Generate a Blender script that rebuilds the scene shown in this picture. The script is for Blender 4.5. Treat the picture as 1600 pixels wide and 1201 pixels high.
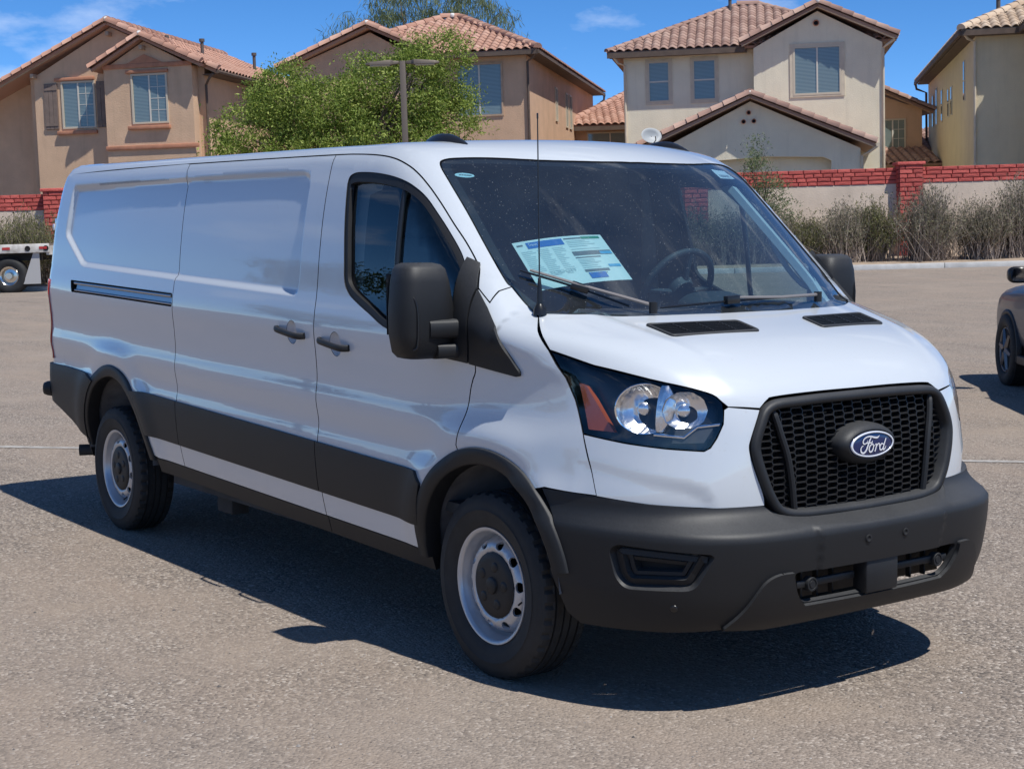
# A white cargo van on a sunny car park, stucco houses behind a brick-topped wall.
# Frame: x = forward along the van, y = to the van's left, z up, metres; origin under the front axle.
import bpy, bmesh, math, random
import numpy as np
from mathutils import Vector, Matrix
from mathutils.geometry import delaunay_2d_cdt

for _o in list(bpy.data.objects):
    bpy.data.objects.remove(_o, do_unlink=True)
SC = bpy.context.scene
COL = SC.collection
rad = math.radians

# ------------------------------------------------------------------ camera
CAM_P = Vector((4.72271, -4.26120, 1.68052))
YAW, PITCH, ROLL = rad(144.3682), rad(-5.59783), rad(-0.46441)
_f = Vector((math.cos(PITCH)*math.cos(YAW), math.cos(PITCH)*math.sin(YAW), math.sin(PITCH)))
_r = Vector((math.sin(YAW), -math.cos(YAW), 0)); _u = _r.cross(_f)
_r2 = _r*math.cos(ROLL)+_u*math.sin(ROLL); _u2 = -_r*math.sin(ROLL)+_u*math.cos(ROLL)
cd = bpy.data.cameras.new('camera'); cam = bpy.data.objects.new('camera', cd); COL.objects.link(cam)
cam.matrix_world = Matrix(((_r2.x, _u2.x, -_f.x, CAM_P.x), (_r2.y, _u2.y, -_f.y, CAM_P.y), (_r2.z, _u2.z, -_f.z, CAM_P.z), (0, 0, 0, 1)))
cd.sensor_width = 36; cd.lens = 54.275; cd.clip_start = .1; cd.clip_end = 6000
SC.camera = cam

# ------------------------------------------------------------------ light
SUN = Vector((.53, .075, 1.0)).normalized()          # towards the sun
sun_el = math.asin(SUN.z); sun_az = math.atan2(SUN.x, SUN.y)
W = bpy.data.worlds.new('World'); SC.world = W; W.use_nodes = True
nt = W.node_tree; nt.nodes.clear()
wo = nt.nodes.new('ShaderNodeOutputWorld'); wb = nt.nodes.new('ShaderNodeBackground')
sky = nt.nodes.new('ShaderNodeTexSky'); sky.sky_type = 'NISHITA'; sky.sun_disc = False
sky.sun_elevation = sun_el; sky.sun_rotation = sun_az
sky.altitude = 2500; sky.air_density = .6; sky.dust_density = 0.0; sky.ozone_density = 5.0
wb.inputs['Strength'].default_value = .122
# thin clouds low in the sky, real part of the sky dome, all the way round
tc = nt.nodes.new('ShaderNodeTexCoord'); mp = nt.nodes.new('ShaderNodeMapping'); mp.inputs['Scale'].default_value = (3.2, 3.2, 8.5); mp.inputs['Location'].default_value = (.2, 1.1, .25)
nz = nt.nodes.new('ShaderNodeTexNoise'); nz.inputs['Scale'].default_value = 1.6; nz.inputs['Detail'].default_value = 7; nz.inputs['Roughness'].default_value = .58
rp = nt.nodes.new('ShaderNodeValToRGB'); rp.color_ramp.elements[0].position = .562; rp.color_ramp.elements[1].position = .78
rp.color_ramp.elements[1].color = (.6, .6, .6, 1)
mxc = nt.nodes.new('ShaderNodeMixRGB'); mxc.inputs['Color2'].default_value = (7.2, 7.6, 8.2, 1)
nt.links.new(tc.outputs['Generated'], mp.inputs['Vector']); nt.links.new(mp.outputs['Vector'], nz.inputs['Vector'])
nt.links.new(nz.outputs['Fac'], rp.inputs['Fac']); nt.links.new(rp.outputs['Color'], mxc.inputs['Fac'])
hsv = nt.nodes.new('ShaderNodeHueSaturation'); hsv.inputs['Saturation'].default_value = 1.2
nt.links.new(sky.outputs['Color'], hsv.inputs['Color']); nt.links.new(hsv.outputs['Color'], mxc.inputs['Color1']); nt.links.new(mxc.outputs['Color'], wb.inputs['Color'])
nt.links.new(wb.outputs['Background'], wo.inputs['Surface'])
sd_ = bpy.data.lights.new('sun', 'SUN'); sd_.energy = 3.6; sd_.angle = rad(.53); sd_.color = (1.0, .975, .92)
so = bpy.data.objects.new('sun', sd_); COL.objects.link(so)
so.rotation_euler = SUN.to_track_quat('Z', 'Y').to_euler(); so.location = (0, 0, 30)
SC.view_settings.view_transform = 'Standard'; SC.view_settings.look = 'None'
SC.view_settings.exposure = 0.42; SC.view_settings.gamma = 1.0
SC.render.resolution_x = 1024; SC.render.resolution_y = 768
SC.cycles.max_bounces = 10; SC.cycles.transparent_max_bounces = 16

# ------------------------------------------------------------------ object helpers
def link(o, parent=None):
    COL.objects.link(o)
    if parent is not None: o.parent = parent
    return o
def mobj(name, V, Fc, mat, parent=None, smooth=True, normals=None):
    me = bpy.data.meshes.new(name)
    me.from_pydata([tuple(map(float, v)) for v in V], [], [tuple(map(int, f)) for f in Fc])
    if smooth: me.polygons.foreach_set('use_smooth', [True]*len(me.polygons))
    me.update()
    if normals is not None:
        me.normals_split_custom_set_from_vertices([tuple(map(float, n)) for n in normals])
    if mat is not None: me.materials.append(mat)
    return link(bpy.data.objects.new(name, me), parent)
def empty(name, loc=(0, 0, 0), label=None, cat=None, group=None, rot=None):
    o = bpy.data.objects.new(name, None); COL.objects.link(o); o.location = loc; o.empty_display_size = .2
    if rot is not None: o.rotation_euler = rot
    tag(o, label, cat, group); return o
def tag(o, label=None, cat=None, group=None, kind=None):
    if label: o['label'] = label
    if cat: o['category'] = cat
    if group: o['group'] = group
    if kind: o['kind'] = kind
    return o
def dup(o, parent=None):
    c = o.copy(); COL.objects.link(c); c.parent = parent
    for ch in list(o.children): dup(ch, c)
    return c

class MB:                                             # collects simple solids into one mesh
    def __init__(s): s.V = []; s.F = []
    def add(s, V, Fc):
        b = len(s.V); s.V += [tuple(v) for v in V]; s.F += [tuple(i+b for i in f) for f in Fc]; return s
    def box(s, c, h, rot=None):
        P = [Vector((x*h[0], y*h[1], z*h[2])) for x in (-1, 1) for y in (-1, 1) for z in (-1, 1)]
        if rot is not None: P = [rot @ p for p in P]
        P = [p+Vector(c) for p in P]
        return s.add(P, [(0, 1, 3, 2), (4, 6, 7, 5), (0, 4, 5, 1), (2, 3, 7, 6), (0, 2, 6, 4), (1, 5, 7, 3)])
    def b2(s, x0, x1, y0, y1, z0, z1):
        return s.box(((x0+x1)/2, (y0+y1)/2, (z0+z1)/2), (abs(x1-x0)/2, abs(y1-y0)/2, abs(z1-z0)/2))
    def tube(s, pts, r, n=8, cap=True):
        pts = [Vector(p) for p in pts]; m = len(pts); rs = r if hasattr(r, '__len__') else [r]*m
        up = None; rings = []
        for i, p in enumerate(pts):
            t = (pts[min(i+1, m-1)]-pts[max(i-1, 0)]).normalized()
            if up is None: up = t.orthogonal().normalized()
            up = (up-t*up.dot(t)); up = up.normalized() if up.length > 1e-6 else t.orthogonal().normalized()
            b = t.cross(up)
            rings.append([p+(up*math.cos(2*math.pi*k/n)+b*math.sin(2*math.pi*k/n))*rs[i] for k in range(n)])
        V = [v for q in rings for v in q]; Fc = [(i*n+k, i*n+(k+1) % n, (i+1)*n+(k+1) % n, (i+1)*n+k) for i in range(m-1) for k in range(n)]
        if cap: Fc += [tuple(range(n))[::-1], tuple((m-1)*n+k for k in range(n))]
        return s.add(V, Fc)
    def prism(s, poly, axis, a, b):                   # 2D polygon extruded along axis 0/1/2 from a to b
        n = len(poly)
        def mk(p, t): q = list(p); q.insert(axis, t); return q
        V = [mk(p, a) for p in poly]+[mk(p, b) for p in poly]
        return s.add(V, [tuple(range(n)), tuple(range(n, 2*n))[::-1]]+[(i, i+n, (i+1) % n+n, (i+1) % n) for i in range(n)])
    def build(s, name, mat, parent=None, smooth=False, bevel=0, seg=2, sharp=None):
        o = mobj(name, s.V, s.F, mat, parent, smooth)
        bm = bmesh.new(); bm.from_mesh(o.data)
        bmesh.ops.recalc_face_normals(bm, faces=bm.faces)
        if bevel:
            bmesh.ops.bevel(bm, geom=[e for e in bm.edges if len(e.link_faces) == 2 and e.calc_face_angle(0) > .35], offset=bevel, segments=seg, affect='EDGES', profile=.5)
            for f in bm.faces: f.smooth = True
        if smooth or bevel:
            for e in bm.edges:
                if len(e.link_faces) == 2 and e.calc_face_angle(0) > (sharp or .7): e.smooth = False
        bm.to_mesh(o.data); bm.free()
        return o

def lathe(prof, n=64, axis='y', closed=False):
    """prof: list of (r, w); turned about the y axis"""
    V = []; Fc = []; m = len(prof)
    for k in range(n):
        a = 2*math.pi*k/n
        for r, w in prof: V.append((r*math.cos(a), w, r*math.sin(a)))
    for k in range(n):
        k2 = (k+1) % n
        for i in range(m-1 if not closed else m):
            j = (i+1) % m
            Fc.append((k*m+i, k2*m+i, k2*m+j, k*m+j))
    return V, Fc
def ringloft(loops, closed=True):
    n = len(loops[0]); V = [v for l in loops for v in l]; Fc = []
    for i in range(len(loops)-1):
        for k in range(n if closed else n-1):
            k2 = (k+1) % n
            Fc.append((i*n+k, i*n+k2, (i+1)*n+k2, (i+1)*n+k))
    return V, Fc
def fixn(o, flip=False, sharp=None):
    bm = bmesh.new(); bm.from_mesh(o.data); bmesh.ops.remove_doubles(bm, verts=bm.verts, dist=1e-6)
    bmesh.ops.recalc_face_normals(bm, faces=bm.faces)
    if flip: bmesh.ops.reverse_faces(bm, faces=bm.faces)
    if sharp:
        for e in bm.edges:
            if len(e.link_faces) == 2 and e.calc_face_angle(0) > sharp: e.smooth = False
    bm.to_mesh(o.data); bm.free(); return o

# ------------------------------------------------------------------ materials
MATS = {}
class NT:
    def __init__(s, m): s.t = m.node_tree; s.n = s.t.nodes; s.b = s.n['Principled BSDF']; s.o = s.n['Material Output']
    def new(s, k, **kw):
        q = s.n.new('ShaderNode'+k)
        for a, v in kw.items():
            if a in q.inputs: q.inputs[a].default_value = v
            else: setattr(q, a, v)
        return q
    def ln(s, a, b): s.t.links.new(a, b)
    def obj(s):
        return s.new('TexCoord').outputs['Object']
    def noise(s, scale, detail=4, rough=.55, vec=None):
        q = s.new('TexNoise', Scale=scale, Detail=detail, Roughness=rough); s.ln(vec or s.obj(), q.inputs['Vector']); return q.outputs['Fac']
    def ramp(s, fac, stops):
        q = s.new('ValToRGB'); e = q.color_ramp.elements
        while len(e) < len(stops): e.new(.5)
        for el, (p, c) in zip(e, stops): el.position = p; el.color = (*c, 1) if len(c) == 3 else c
        s.ln(fac, q.inputs['Fac']); return q.outputs['Color']
    def mix(s, fac, a, b, mode='MIX'):
        q = s.new('MixRGB', blend_type=mode)
        for v, i in ((fac, 'Fac'), (a, 'Color1'), (b, 'Color2')):
            if hasattr(v, 'links'): s.ln(v, q.inputs[i])
            else: q.inputs[i].default_value = v if i == 'Fac' else (*v, 1)
        return q.outputs['Color']
    def math(s, op, a, b=0.0):
        q = s.new('Math', operation=op)
        for v, i in ((a, 0), (b, 1)):
            if hasattr(v, 'links'): s.ln(v, q.inputs[i])
            else: q.inputs[i].default_value = v
        return q.outputs[0]
    def bump(s, h, dist, strength=1.0):
        q = s.new('Bump', Distance=dist, Strength=strength); s.ln(h, q.inputs['Height']); s.ln(q.outputs['Normal'], s.b.inputs['Normal'])
def mat(name, col=(.5, .5, .5), rough=.5, metal=0, coat=0, spec=None, alpha=None):
    m = bpy.data.materials.new(name); m.use_nodes = True; b = m.node_tree.nodes['Principled BSDF']
    b.inputs['Base Color'].default_value = (*col, 1); b.inputs['Roughness'].default_value = rough; b.inputs['Metallic'].default_value = metal
    b.inputs['Coat Weight'].default_value = coat; b.inputs['Coat Roughness'].default_value = .03
    if spec is not None: b.inputs['Specular IOR Level'].default_value = spec
    MATS[name] = m; return m
def varied(name, col, rough, var=.25, scale=6, bump=0, bscale=60, metal=0, coat=0, c2=None):
    m = mat(name, col, rough, metal, coat); t = NT(m)
    n = t.noise(scale, 6); c2 = c2 or tuple(c*(1-var) for c in col); c1 = tuple(min(1, c*(1+var)) for c in col)
    t.ln(t.ramp(n, [(.3, c2), (.7, c1)]), t.b.inputs['Base Color'])
    if bump: t.bump(t.noise(bscale, 5), bump)
    return m
def glassy(name, tint, refl=1.0, ior=1.5, dirt=0.0, rough=0.0):
    """thin pane: tinted see-through plus mirror reflection by Fresnel; optional dust specks"""
    m = bpy.data.materials.new(name); m.use_nodes = True; t = m.node_tree; n = t.nodes; n.remove(n['Principled BSDF'])
    out = n['Material Output']; tr = n.new('ShaderNodeBsdfTransparent'); tr.inputs['Color'].default_value = (*tint, 1)
    gl = n.new('ShaderNodeBsdfGlossy'); gl.inputs['Roughness'].default_value = rough; gl.inputs['Color'].default_value = (refl,)*3+(1,)
    # Schlick reflectance, the same from both sides of the thin pane
    ge = n.new('ShaderNodeNewGeometry'); dt = n.new('ShaderNodeVectorMath'); dt.operation = 'DOT_PRODUCT'; t.links.new(ge.outputs['Normal'], dt.inputs[0]); t.links.new(ge.outputs['Incoming'], dt.inputs[1])
    def mm(op, a, b):
        q = n.new('ShaderNodeMath'); q.operation = op
        for k, v in ((0, a), (1, b)):
            if hasattr(v, 'links'): t.links.new(v, q.inputs[k])
            else: q.inputs[k].default_value = v
        return q.outputs[0]
    f0 = 1.35*((ior-1)/(ior+1))**2; fr_ = mm('ADD', mm('MULTIPLY', mm('POWER', mm('SUBTRACT', 1.0, mm('ABSOLUTE', dt.outputs['Value'], 0.0)), 5.0), 1-f0), f0)
    mx = n.new('ShaderNodeMixShader'); t.links.new(fr_, mx.inputs[0]); t.links.new(tr.outputs[0], mx.inputs[1]); t.links.new(gl.outputs[0], mx.inputs[2])
    last = mx
    if dirt:
        co = n.new('ShaderNodeTexCoord'); vo = n.new('ShaderNodeTexVoronoi'); vo.inputs['Scale'].default_value = 118
        vo.inputs['Randomness'].default_value = 1.0
        t.links.new(co.outputs['Object'], vo.inputs['Vector'])
        cr = n.new('ShaderNodeSeparateColor'); t.links.new(vo.outputs['Color'], cr.inputs[0])
        mr = n.new('ShaderNodeMapRange'); mr.inputs[1].default_value = .35; mr.inputs[2].default_value = 1; mr.inputs[3].default_value = .0; mr.inputs[4].default_value = .16
        t.links.new(cr.outputs[0], mr.inputs[0])
        lt = n.new('ShaderNodeMath'); lt.operation = 'LESS_THAN'; t.links.new(vo.outputs['Distance'], lt.inputs[0]); t.links.new(mr.outputs[0], lt.inputs[1])
        nz = n.new('ShaderNodeTexNoise'); nz.inputs['Scale'].default_value = 3; nz.inputs['Detail'].default_value = 6; t.links.new(co.outputs['Object'], nz.inputs['Vector'])
        m2 = n.new('ShaderNodeMath'); m2.operation = 'MULTIPLY'; m2.inputs[1].default_value = .05; t.links.new(nz.outputs['Fac'], m2.inputs[0])
        m1 = n.new('ShaderNodeMath'); m1.operation = 'MULTIPLY'; m1.inputs[1].default_value = dirt; t.links.new(lt.outputs[0], m1.inputs[0])
        ad = n.new('ShaderNodeMath'); ad.operation = 'MAXIMUM'; t.links.new(m1.outputs[0], ad.inputs[0]); t.links.new(m2.outputs[0], ad.inputs[1])
        df = n.new('ShaderNodeBsdfDiffuse'); df.inputs['Color'].default_value = (.56, .60, .62, 1)
        mx2 = n.new('ShaderNodeMixShader'); t.links.new(ad.outputs[0], mx2.inputs[0]); t.links.new(last.outputs[0], mx2.inputs[1]); t.links.new(df.outputs[0], mx2.inputs[2]); last = mx2
    t.links.new(last.outputs[0], out.inputs['Surface']); MATS[name] = m; return m

# van materials
def paint_mat():
    m = mat('white_paint', (.555, .590, .622), .32, 0, 1.0); t = NT(m)
    t.b.inputs['Coat Roughness'].default_value = .025; t.b.inputs['Coat IOR'].default_value = 1.56
    n = t.noise(55, 3, .6); dust = t.ramp(n, [(.66, (0, 0, 0)), (.74, (1, 1, 1))])
    sp = t.mix(.10, (.555, .590, .622), (.36, .33, .30)); q = t.n[sp.node.name]; t.ln(t.math('MULTIPLY', dust, .16), q.inputs['Fac'])
    t.ln(sp, t.b.inputs['Base Color'])
    return m
M_PAINT = paint_mat()
def plastic(name, col, rough, dusty):
    m = mat(name, col, rough); t = NT(m); n = t.noise(3.5, 7, .62); n2 = t.noise(130, 3)
    geo = t.new('NewGeometry'); sx = t.new('SeparateXYZ'); t.ln(geo.outputs['Normal'], sx.inputs[0])
    up = t.math('MAXIMUM', sx.outputs['Z'], 0.0)           # dust has settled on what faces up
    d = t.math('MULTIPLY', t.math('MULTIPLY', up, dusty), t.math('ADD', n, n2))
    d2 = t.math('ADD', d, t.math('MULTIPLY', t.math('MULTIPLY', n, n), dusty*.12))
    t.ln(t.mix(d2, col, (.20, .20, .20)), t.b.inputs['Base Color']); t.b.inputs['Specular IOR Level'].default_value = .35
    t.bump(t.noise(900, 2), .0006, .5)
    return m
M_PLAST = plastic('black_plastic', (.0100, .0106, .0120), .50, .20)
M_PLAST2 = plastic('grille_plastic', (.009, .009, .010), .36, .12)
M_TRIM = mat('satin_trim', (.012, .012, .013), .30)
M_RUB = mat('rubber_seal', (.010, .010, .011), .6)
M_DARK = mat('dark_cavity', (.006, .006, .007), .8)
M_INNER = varied('underbody', (.035, .034, .033), .8, .4, 5)
M_LINER = varied('wheelhouse_liner', (.13, .13, .135), .75, .35, 7)
M_STEEL = varied('silver_wheel_paint', (.50, .51, .53), .36, .06, 9, metal=.55)
M_CHROME = mat('reflector_chrome', (.86, .88, .90), .06, 1.0)
def facet():
    m = mat('faceted_reflector', (.92, .92, .92), .24, 1.0); t = NT(m); vo = t.new('TexVoronoi', Scale=46.0, feature='SMOOTH_F1'); t.ln(t.obj(), vo.inputs['Vector']); w = t.new('TexWave', Scale=22.0, Distortion=1.5); t.ln(t.obj(), w.inputs['Vector']); t.bump(t.math('ADD', vo.outputs['Distance'], t.math('MULTIPLY', w.outputs['Fac'], .35)), .006, .3); return m
M_FACET = facet()
M_ALU = mat('brushed_track', (.42, .42, .43), .33, 1.0)
M_TYRE = varied('tyre_rubber', (.016, .016, .016), .72, .3, 14, .0006, 300)
M_GLASS_W = glassy('windshield_glass', (.56, .74, .80), .97, 2.0, .55)
M_GLASS_S = glassy('door_glass', (.56, .64, .64), .95, 1.62)
M_LENS = glassy('lens_clear', (.92, .93, .94), 1.0, 1.5)
M_AMBER = mat('amber_lens', (.34, .075, .018), .18, 0, .6)
M_RED = mat('red_lens', (.33, .012, .012), .2, 0, .6)
M_CLOTH = varied('seat_cloth', (.07, .074, .08), .85, .2, 30)
M_DASH = varied('dash_plastic', (.045, .052, .060), .62, .15, 20)
M_HEAD = mat('headliner', (.22, .23, .24), .9)
M_PILLAR = mat('pillar_trim', (.66, .68, .67), .75)
M_PAPER = mat('paper', (.80, .86, .80), .8)
M_BLUEINK = mat('blue_ink', (.02, .17, .50), .7)
M_GREENINK = mat('green_ink', (.02, .28, .17), .7)
M_GREYINK = mat('grey_ink', (.16, .18, .20), .7)
M_PALEINK = mat('pale_ink', (.55, .66, .66), .8)
M_EMBLEM = mat('emblem_blue', (.003, .014, .085), .2, 0, .5)
M_EMW = mat('emblem_silver', (.82, .84, .88), .22, .3)
# ------------------------------------------------------------------ the van's outer form, as one smooth implicit solid
def sst(x, a, b):
    t = np.clip((x-a)/(b-a), 0, 1); return t*t*(3-2*t)
def smax(a, b, k):
    h = np.maximum(k-np.abs(a-b), 0)/k; return np.maximum(a, b)+h*h*k*.25
def smin(a, b, k): return -smax(-a, -b, k)
def table(xs, ys):
    xs = np.array(xs); ys = np.array(ys); t = np.linspace(xs[0], xs[-1], 600); m = np.gradient(ys, xs)
    i = np.clip(np.searchsorted(xs, t)-1, 0, len(xs)-2); h = xs[i+1]-xs[i]; s = (t-xs[i])/h
    return t, (2*s**3-3*s**2+1)*ys[i]+(s**3-2*s**2+s)*h*m[i]+(-2*s**3+3*s**2)*ys[i+1]+(s**3-s**2)*h*m[i+1]
SECT = table([.25, .33, .43, .54, .66, .78, .850, .965, 1.05, 1.16, 1.27, 1.34, 1.40, 1.59, 1.77, 1.90, 2.03, 2.12],
             [.93, .955, .981, 1.004, 1.018, 1.022, 1.0135, 1.026, 1.0175, 1.022, 1.030, 1.024, 1.014, .994, .969, .943, .908, .875])
XC = table([.2, .5, .69, .93, 1.06, 1.12, 1.2, 1.35], [.93, .955, .968, .962, .940, .92, .87, .70])
BX = table([.22, .27, .32, .40, .50, .58, .630, .646, .656, .666, .685, .71, .76], [.86, .93, .985, 1.03, 1.055, 1.066, 1.069, 1.068, 1.061, 1.044, 1.008, .975, .955])
REC = [(-4.435, 1.99), (-2.82, 1.985), (-1.52, 1.972), (-1.455, 1.955), (-1.437, 1.90), (-1.440, 1.47), (-1.452, 1.42), (-1.49, 1.402), (-2.816, 1.450), (-4.13, 1.498), (-4.19, 1.51), (-4.478, 1.675), (-4.492, 1.71), (-4.455, 1.965)]
def poly_sd(px, pz, poly):
    d = np.full(px.shape, 1e9); ins = np.zeros(px.shape, bool); n = len(poly)
    for i in range(n):
        ax, az = poly[i]; bx, bz = poly[(i+1) % n]; ex, ez = bx-ax, bz-az
        t = np.clip(((px-ax)*ex+(pz-az)*ez)/(ex*ex+ez*ez+1e-15), 0, 1)
        d = np.minimum(d, np.hypot(px-ax-t*ex, pz-az-t*ez))
        c = ((az > pz) != (bz > pz)) & (px < (bx-ax)*(pz-az)/(bz-az+1e-15)+ax); ins ^= c
    return np.where(ins, -d, d)
def yside(x, z):
    kf = .05+.07*sst(z, .75, 1.2)-.09*sst(z, 1.22, 1.36)
    y = np.interp(z+.024*(np.clip(x, -4.9, .1)+1.27), *SECT)-kf*np.maximum(x+.55, 0)**2-.025*(np.maximum(-3.4-x, 0)/1.5)**2
    for cx, cz, r, a in ((0.0, .40, .50, .022), (-3.70, .43, .55, .015)):
        d = np.hypot(x-cx, z-cz); y = y+a*np.exp(-((d-r)/.085)**2)*sst(z, .3, .6)
    return y
def F(p):
    x, y, z = p[..., 0], np.abs(p[..., 1]), p[..., 2]
    side = y-yside(x, z)
    m = (x > -4.6) & (x < -1.4) & (z > 1.35)
    if m.any():
        sd = poly_sd(x[m], z[m], REC); side = side.copy(); side[m] += .022*(1-sst(sd, -.036, .0))
    roof = z-(2.092-.035*y*y-.012*np.maximum(x+1.6, 0)**2+.014*np.maximum(-1.2-x, 0))
    ws = (x-(.36-1.10*(z-1.37)-.36*y*y-.08*(z-1.37)**2))*.68
    xh = np.maximum(x, .06)
    hood = (z-(1.345-.27*(xh-.475)-.30*np.maximum(xh-.55, 0)**2-.05*y*y-.075*y**6))+np.maximum(.06-x, 0)*.8
    # two soft ribs along the bonnet
    hood = hood-.006*np.exp(-((y-.66+.22*(x-.4))/.035)**2)
    top = smin(smax(ws, roof, .16), hood, .02)
    a = smax(side, top, .11-.03*sst(-x, .8, 1.4)-.035*np.exp(-((x-.08)/.22)**2))
    xf = np.interp(z, *XC)-.08*y*y-(.52-.08*sst(-z, -.95, -.75))*y**5
    # softly hollowed field below each headlamp
    m = (x > .45) & (z < .95) & (y > .45)
    if m.any():
        th = np.arctan2(y[m], x[m]); sd = poly_sd(th, z[m], HOL); xf = xf.copy(); xf[m] -= .012*(1-sst(sd, -.065, .0))
    a = smax(a, x-xf, .12)
    a = smax(a, -(x+4.885-.20*np.maximum(z-1.25, 0)**2-.03*y*y), .16)
    return a
HOL = [(1.12, .90), (1.03, .904), (.845, .865), (.72, .842), (.655, .815), (.625, .77), (.62, .60), (1.12, .60)]
PLATE = [(-.335, .655), (.335, .655), (.32, .50), (-.32, .50)]
def FB(p):                                            # bumper skin
    x, y, z = p[..., 0], np.abs(p[..., 1]), p[..., 2]
    f = x-(np.interp(z, *BX)-.08*y*y-.47*y**6)
    m = (y < .45) & (z > .45) & (z < .70)
    if m.any():
        f = f.copy(); f[m] -= .009*(1-sst(poly_sd(y[m], z[m], PLATE), -.006, .006))
    ys = np.interp(z, [.22, .3, .45, .6, .8], [.93, .965, 1.0, 1.01, 1.01])-.10*np.maximum(x-.2, 0)**2
    a = smax(f, y-ys, .20)
    return smax(a, z-.80, .05)
def cast(o, d, f, t0, t1, n=48):
    N = len(o); tl = np.full(N, t0*1.0); th = np.full(N, t1*1.0); prev = f(o+d*t0); tp = t0; done = np.zeros(N, bool)
    for k in range(1, n+1):
        t = t0+(t1-t0)*k/n; v = f(o+d*t); hit = (~done) & (prev > 0) & (v <= 0)
        tl[hit] = tp; th[hit] = t; done |= hit; prev = v; tp = t
    for _ in range(34):
        m = (tl+th)/2; pos = f(o+d*m[:, None]) > 0; tl = np.where(pos, m, tl); th = np.where(pos, th, m)
    return o+d*((tl+th)/2)[:, None]
def grad(p, f, e=6e-4):
    g = np.stack([f(p+np.eye(3)[i]*e)-f(p-np.eye(3)[i]*e) for i in range(3)], -1)
    return g/np.linalg.norm(g, axis=1, keepdims=True)

class Chart:
    def __init__(s, to, fro, t0, t1): s.to, s.ray, s.t0, s.t1 = to, fro, t0, t1
    def p3(s, uv, f=None):
        o, d = s.ray(np.asarray(uv, float)); return cast(o, d, f or F, s.t0, s.t1)
def _A(p): return np.asarray(p, float).reshape(-1, 3)
def _z(n): return np.zeros(n)
# P: rays out of the line (x, 0, .9);  H: rays out of a point under the bonnet;  Q: level rays out of the z axis;  R: rays out of a point in the tail
CP = Chart(lambda p: np.stack([_A(p)[:, 0], np.arctan2(_A(p)[:, 2]-.9, -_A(p)[:, 1])], -1),
           lambda q: (np.stack([q[:, 0], _z(len(q)), _z(len(q))+.9], -1), np.stack([_z(len(q)), -np.cos(q[:, 1]), np.sin(q[:, 1])], -1)), 1.75, .3)
def _h(p):
    p = _A(p); return np.stack([.42*(p[:, 0]+.1)/np.hypot(p[:, 1], p[:, 2]-.7), .65*np.arctan2(p[:, 2]-.7, -p[:, 1])], -1)
CH = Chart(_h, lambda q: (np.tile([-.1, 0, .7], (len(q), 1)), np.stack([q[:, 0]/.42, -np.cos(q[:, 1]/.65), np.sin(q[:, 1]/.65)], -1)), 1.35, .15)
CQ = Chart(lambda p: np.stack([.95*np.arctan2(-_A(p)[:, 1], _A(p)[:, 0]), _A(p)[:, 2]], -1),
           lambda q: (np.stack([_z(len(q)), _z(len(q)), q[:, 1]], -1), np.stack([np.cos(q[:, 0]/.95), -np.sin(q[:, 0]/.95), _z(len(q))], -1)), 1.5, .4)
def _rr(p):
    d = _A(p)-np.array([-4.1, 0, 1.0]); return np.stack([.8*np.arctan2(-d[:, 1], -d[:, 0]), .8*np.arctan2(d[:, 2], np.hypot(d[:, 0], d[:, 1]))], -1)
CR = Chart(_rr, lambda q: (np.tile([-4.1, 0, 1.0], (len(q), 1)), np.stack([-np.cos(q[:, 0]/.8)*np.cos(q[:, 1]/.8), -np.sin(q[:, 0]/.8)*np.cos(q[:, 1]/.8), np.sin(q[:, 1]/.8)], -1)), 1.7, .3)

def onside(xz, f=None):
    """points of the right flank over (x, z)"""
    q = np.asarray(xz, float); o = np.stack([q[:, 0], _z(len(q)), q[:, 1]], -1); d = np.tile([0, -1.0, 0], (len(q), 1))
    return cast(o, d, f or F, 1.25, .3)
def onfront(yz, f=None):
    q = np.asarray(yz, float); o = np.stack([_z(len(q)), q[:, 0], q[:, 1]], -1); d = np.tile([1.0, 0, 0], (len(q), 1))
    return cast(o, d, f or FB, 1.3, .2)
def spl(P, n=8):
    """smooth open curve through points"""
    P = np.asarray(P, float); Q = np.vstack([2*P[0]-P[1], P, 2*P[-1]-P[-2]]); out = []
    for i in range(1, len(Q)-2):
        for t in np.linspace(0, 1, n, endpoint=False):
            a, b, c, d = Q[i-1], Q[i], Q[i+1], Q[i+2]
            out.append(.5*(2*b+(c-a)*t+(2*a-5*b+4*c-d)*t*t+(3*b-a-3*c+d)*t**3))
    return np.vstack([out, P[-1]])
def fillet(P, r, n=5):
    """closed polygon with rounded corners; r scalar or per corner"""
    P = np.asarray(P, float); m = len(P); out = []; rs = r if hasattr(r, '__len__') else [r]*m
    for i in range(m):
        a, b, c = P[i-1], P[i], P[(i+1) % m]; u = a-b; v = c-b; lu, lv = np.linalg.norm(u), np.linalg.norm(v)
        q = min(rs[i], .48*lu, .48*lv)
        if q < 1e-5: out.append(b); continue
        p0, p1 = b+u/lu*q, b+v/lv*q
        for t in np.linspace(0, 1, n): out.append((1-t)**2*p0+2*t*(1-t)*b+t*t*p1)
    return np.array(out)
def resamp(P, h, closed=True):
    P = np.asarray(P, float); Q = np.vstack([P, P[:1]]) if closed else P; out = []
    for a, b in zip(Q[:-1], Q[1:]):
        n = max(1, int(math.ceil(np.linalg.norm(b-a)/h)))
        for k in range(n): out.append(a+(b-a)*k/n)
    if not closed: out.append(Q[-1])
    return np.array(out)
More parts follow.
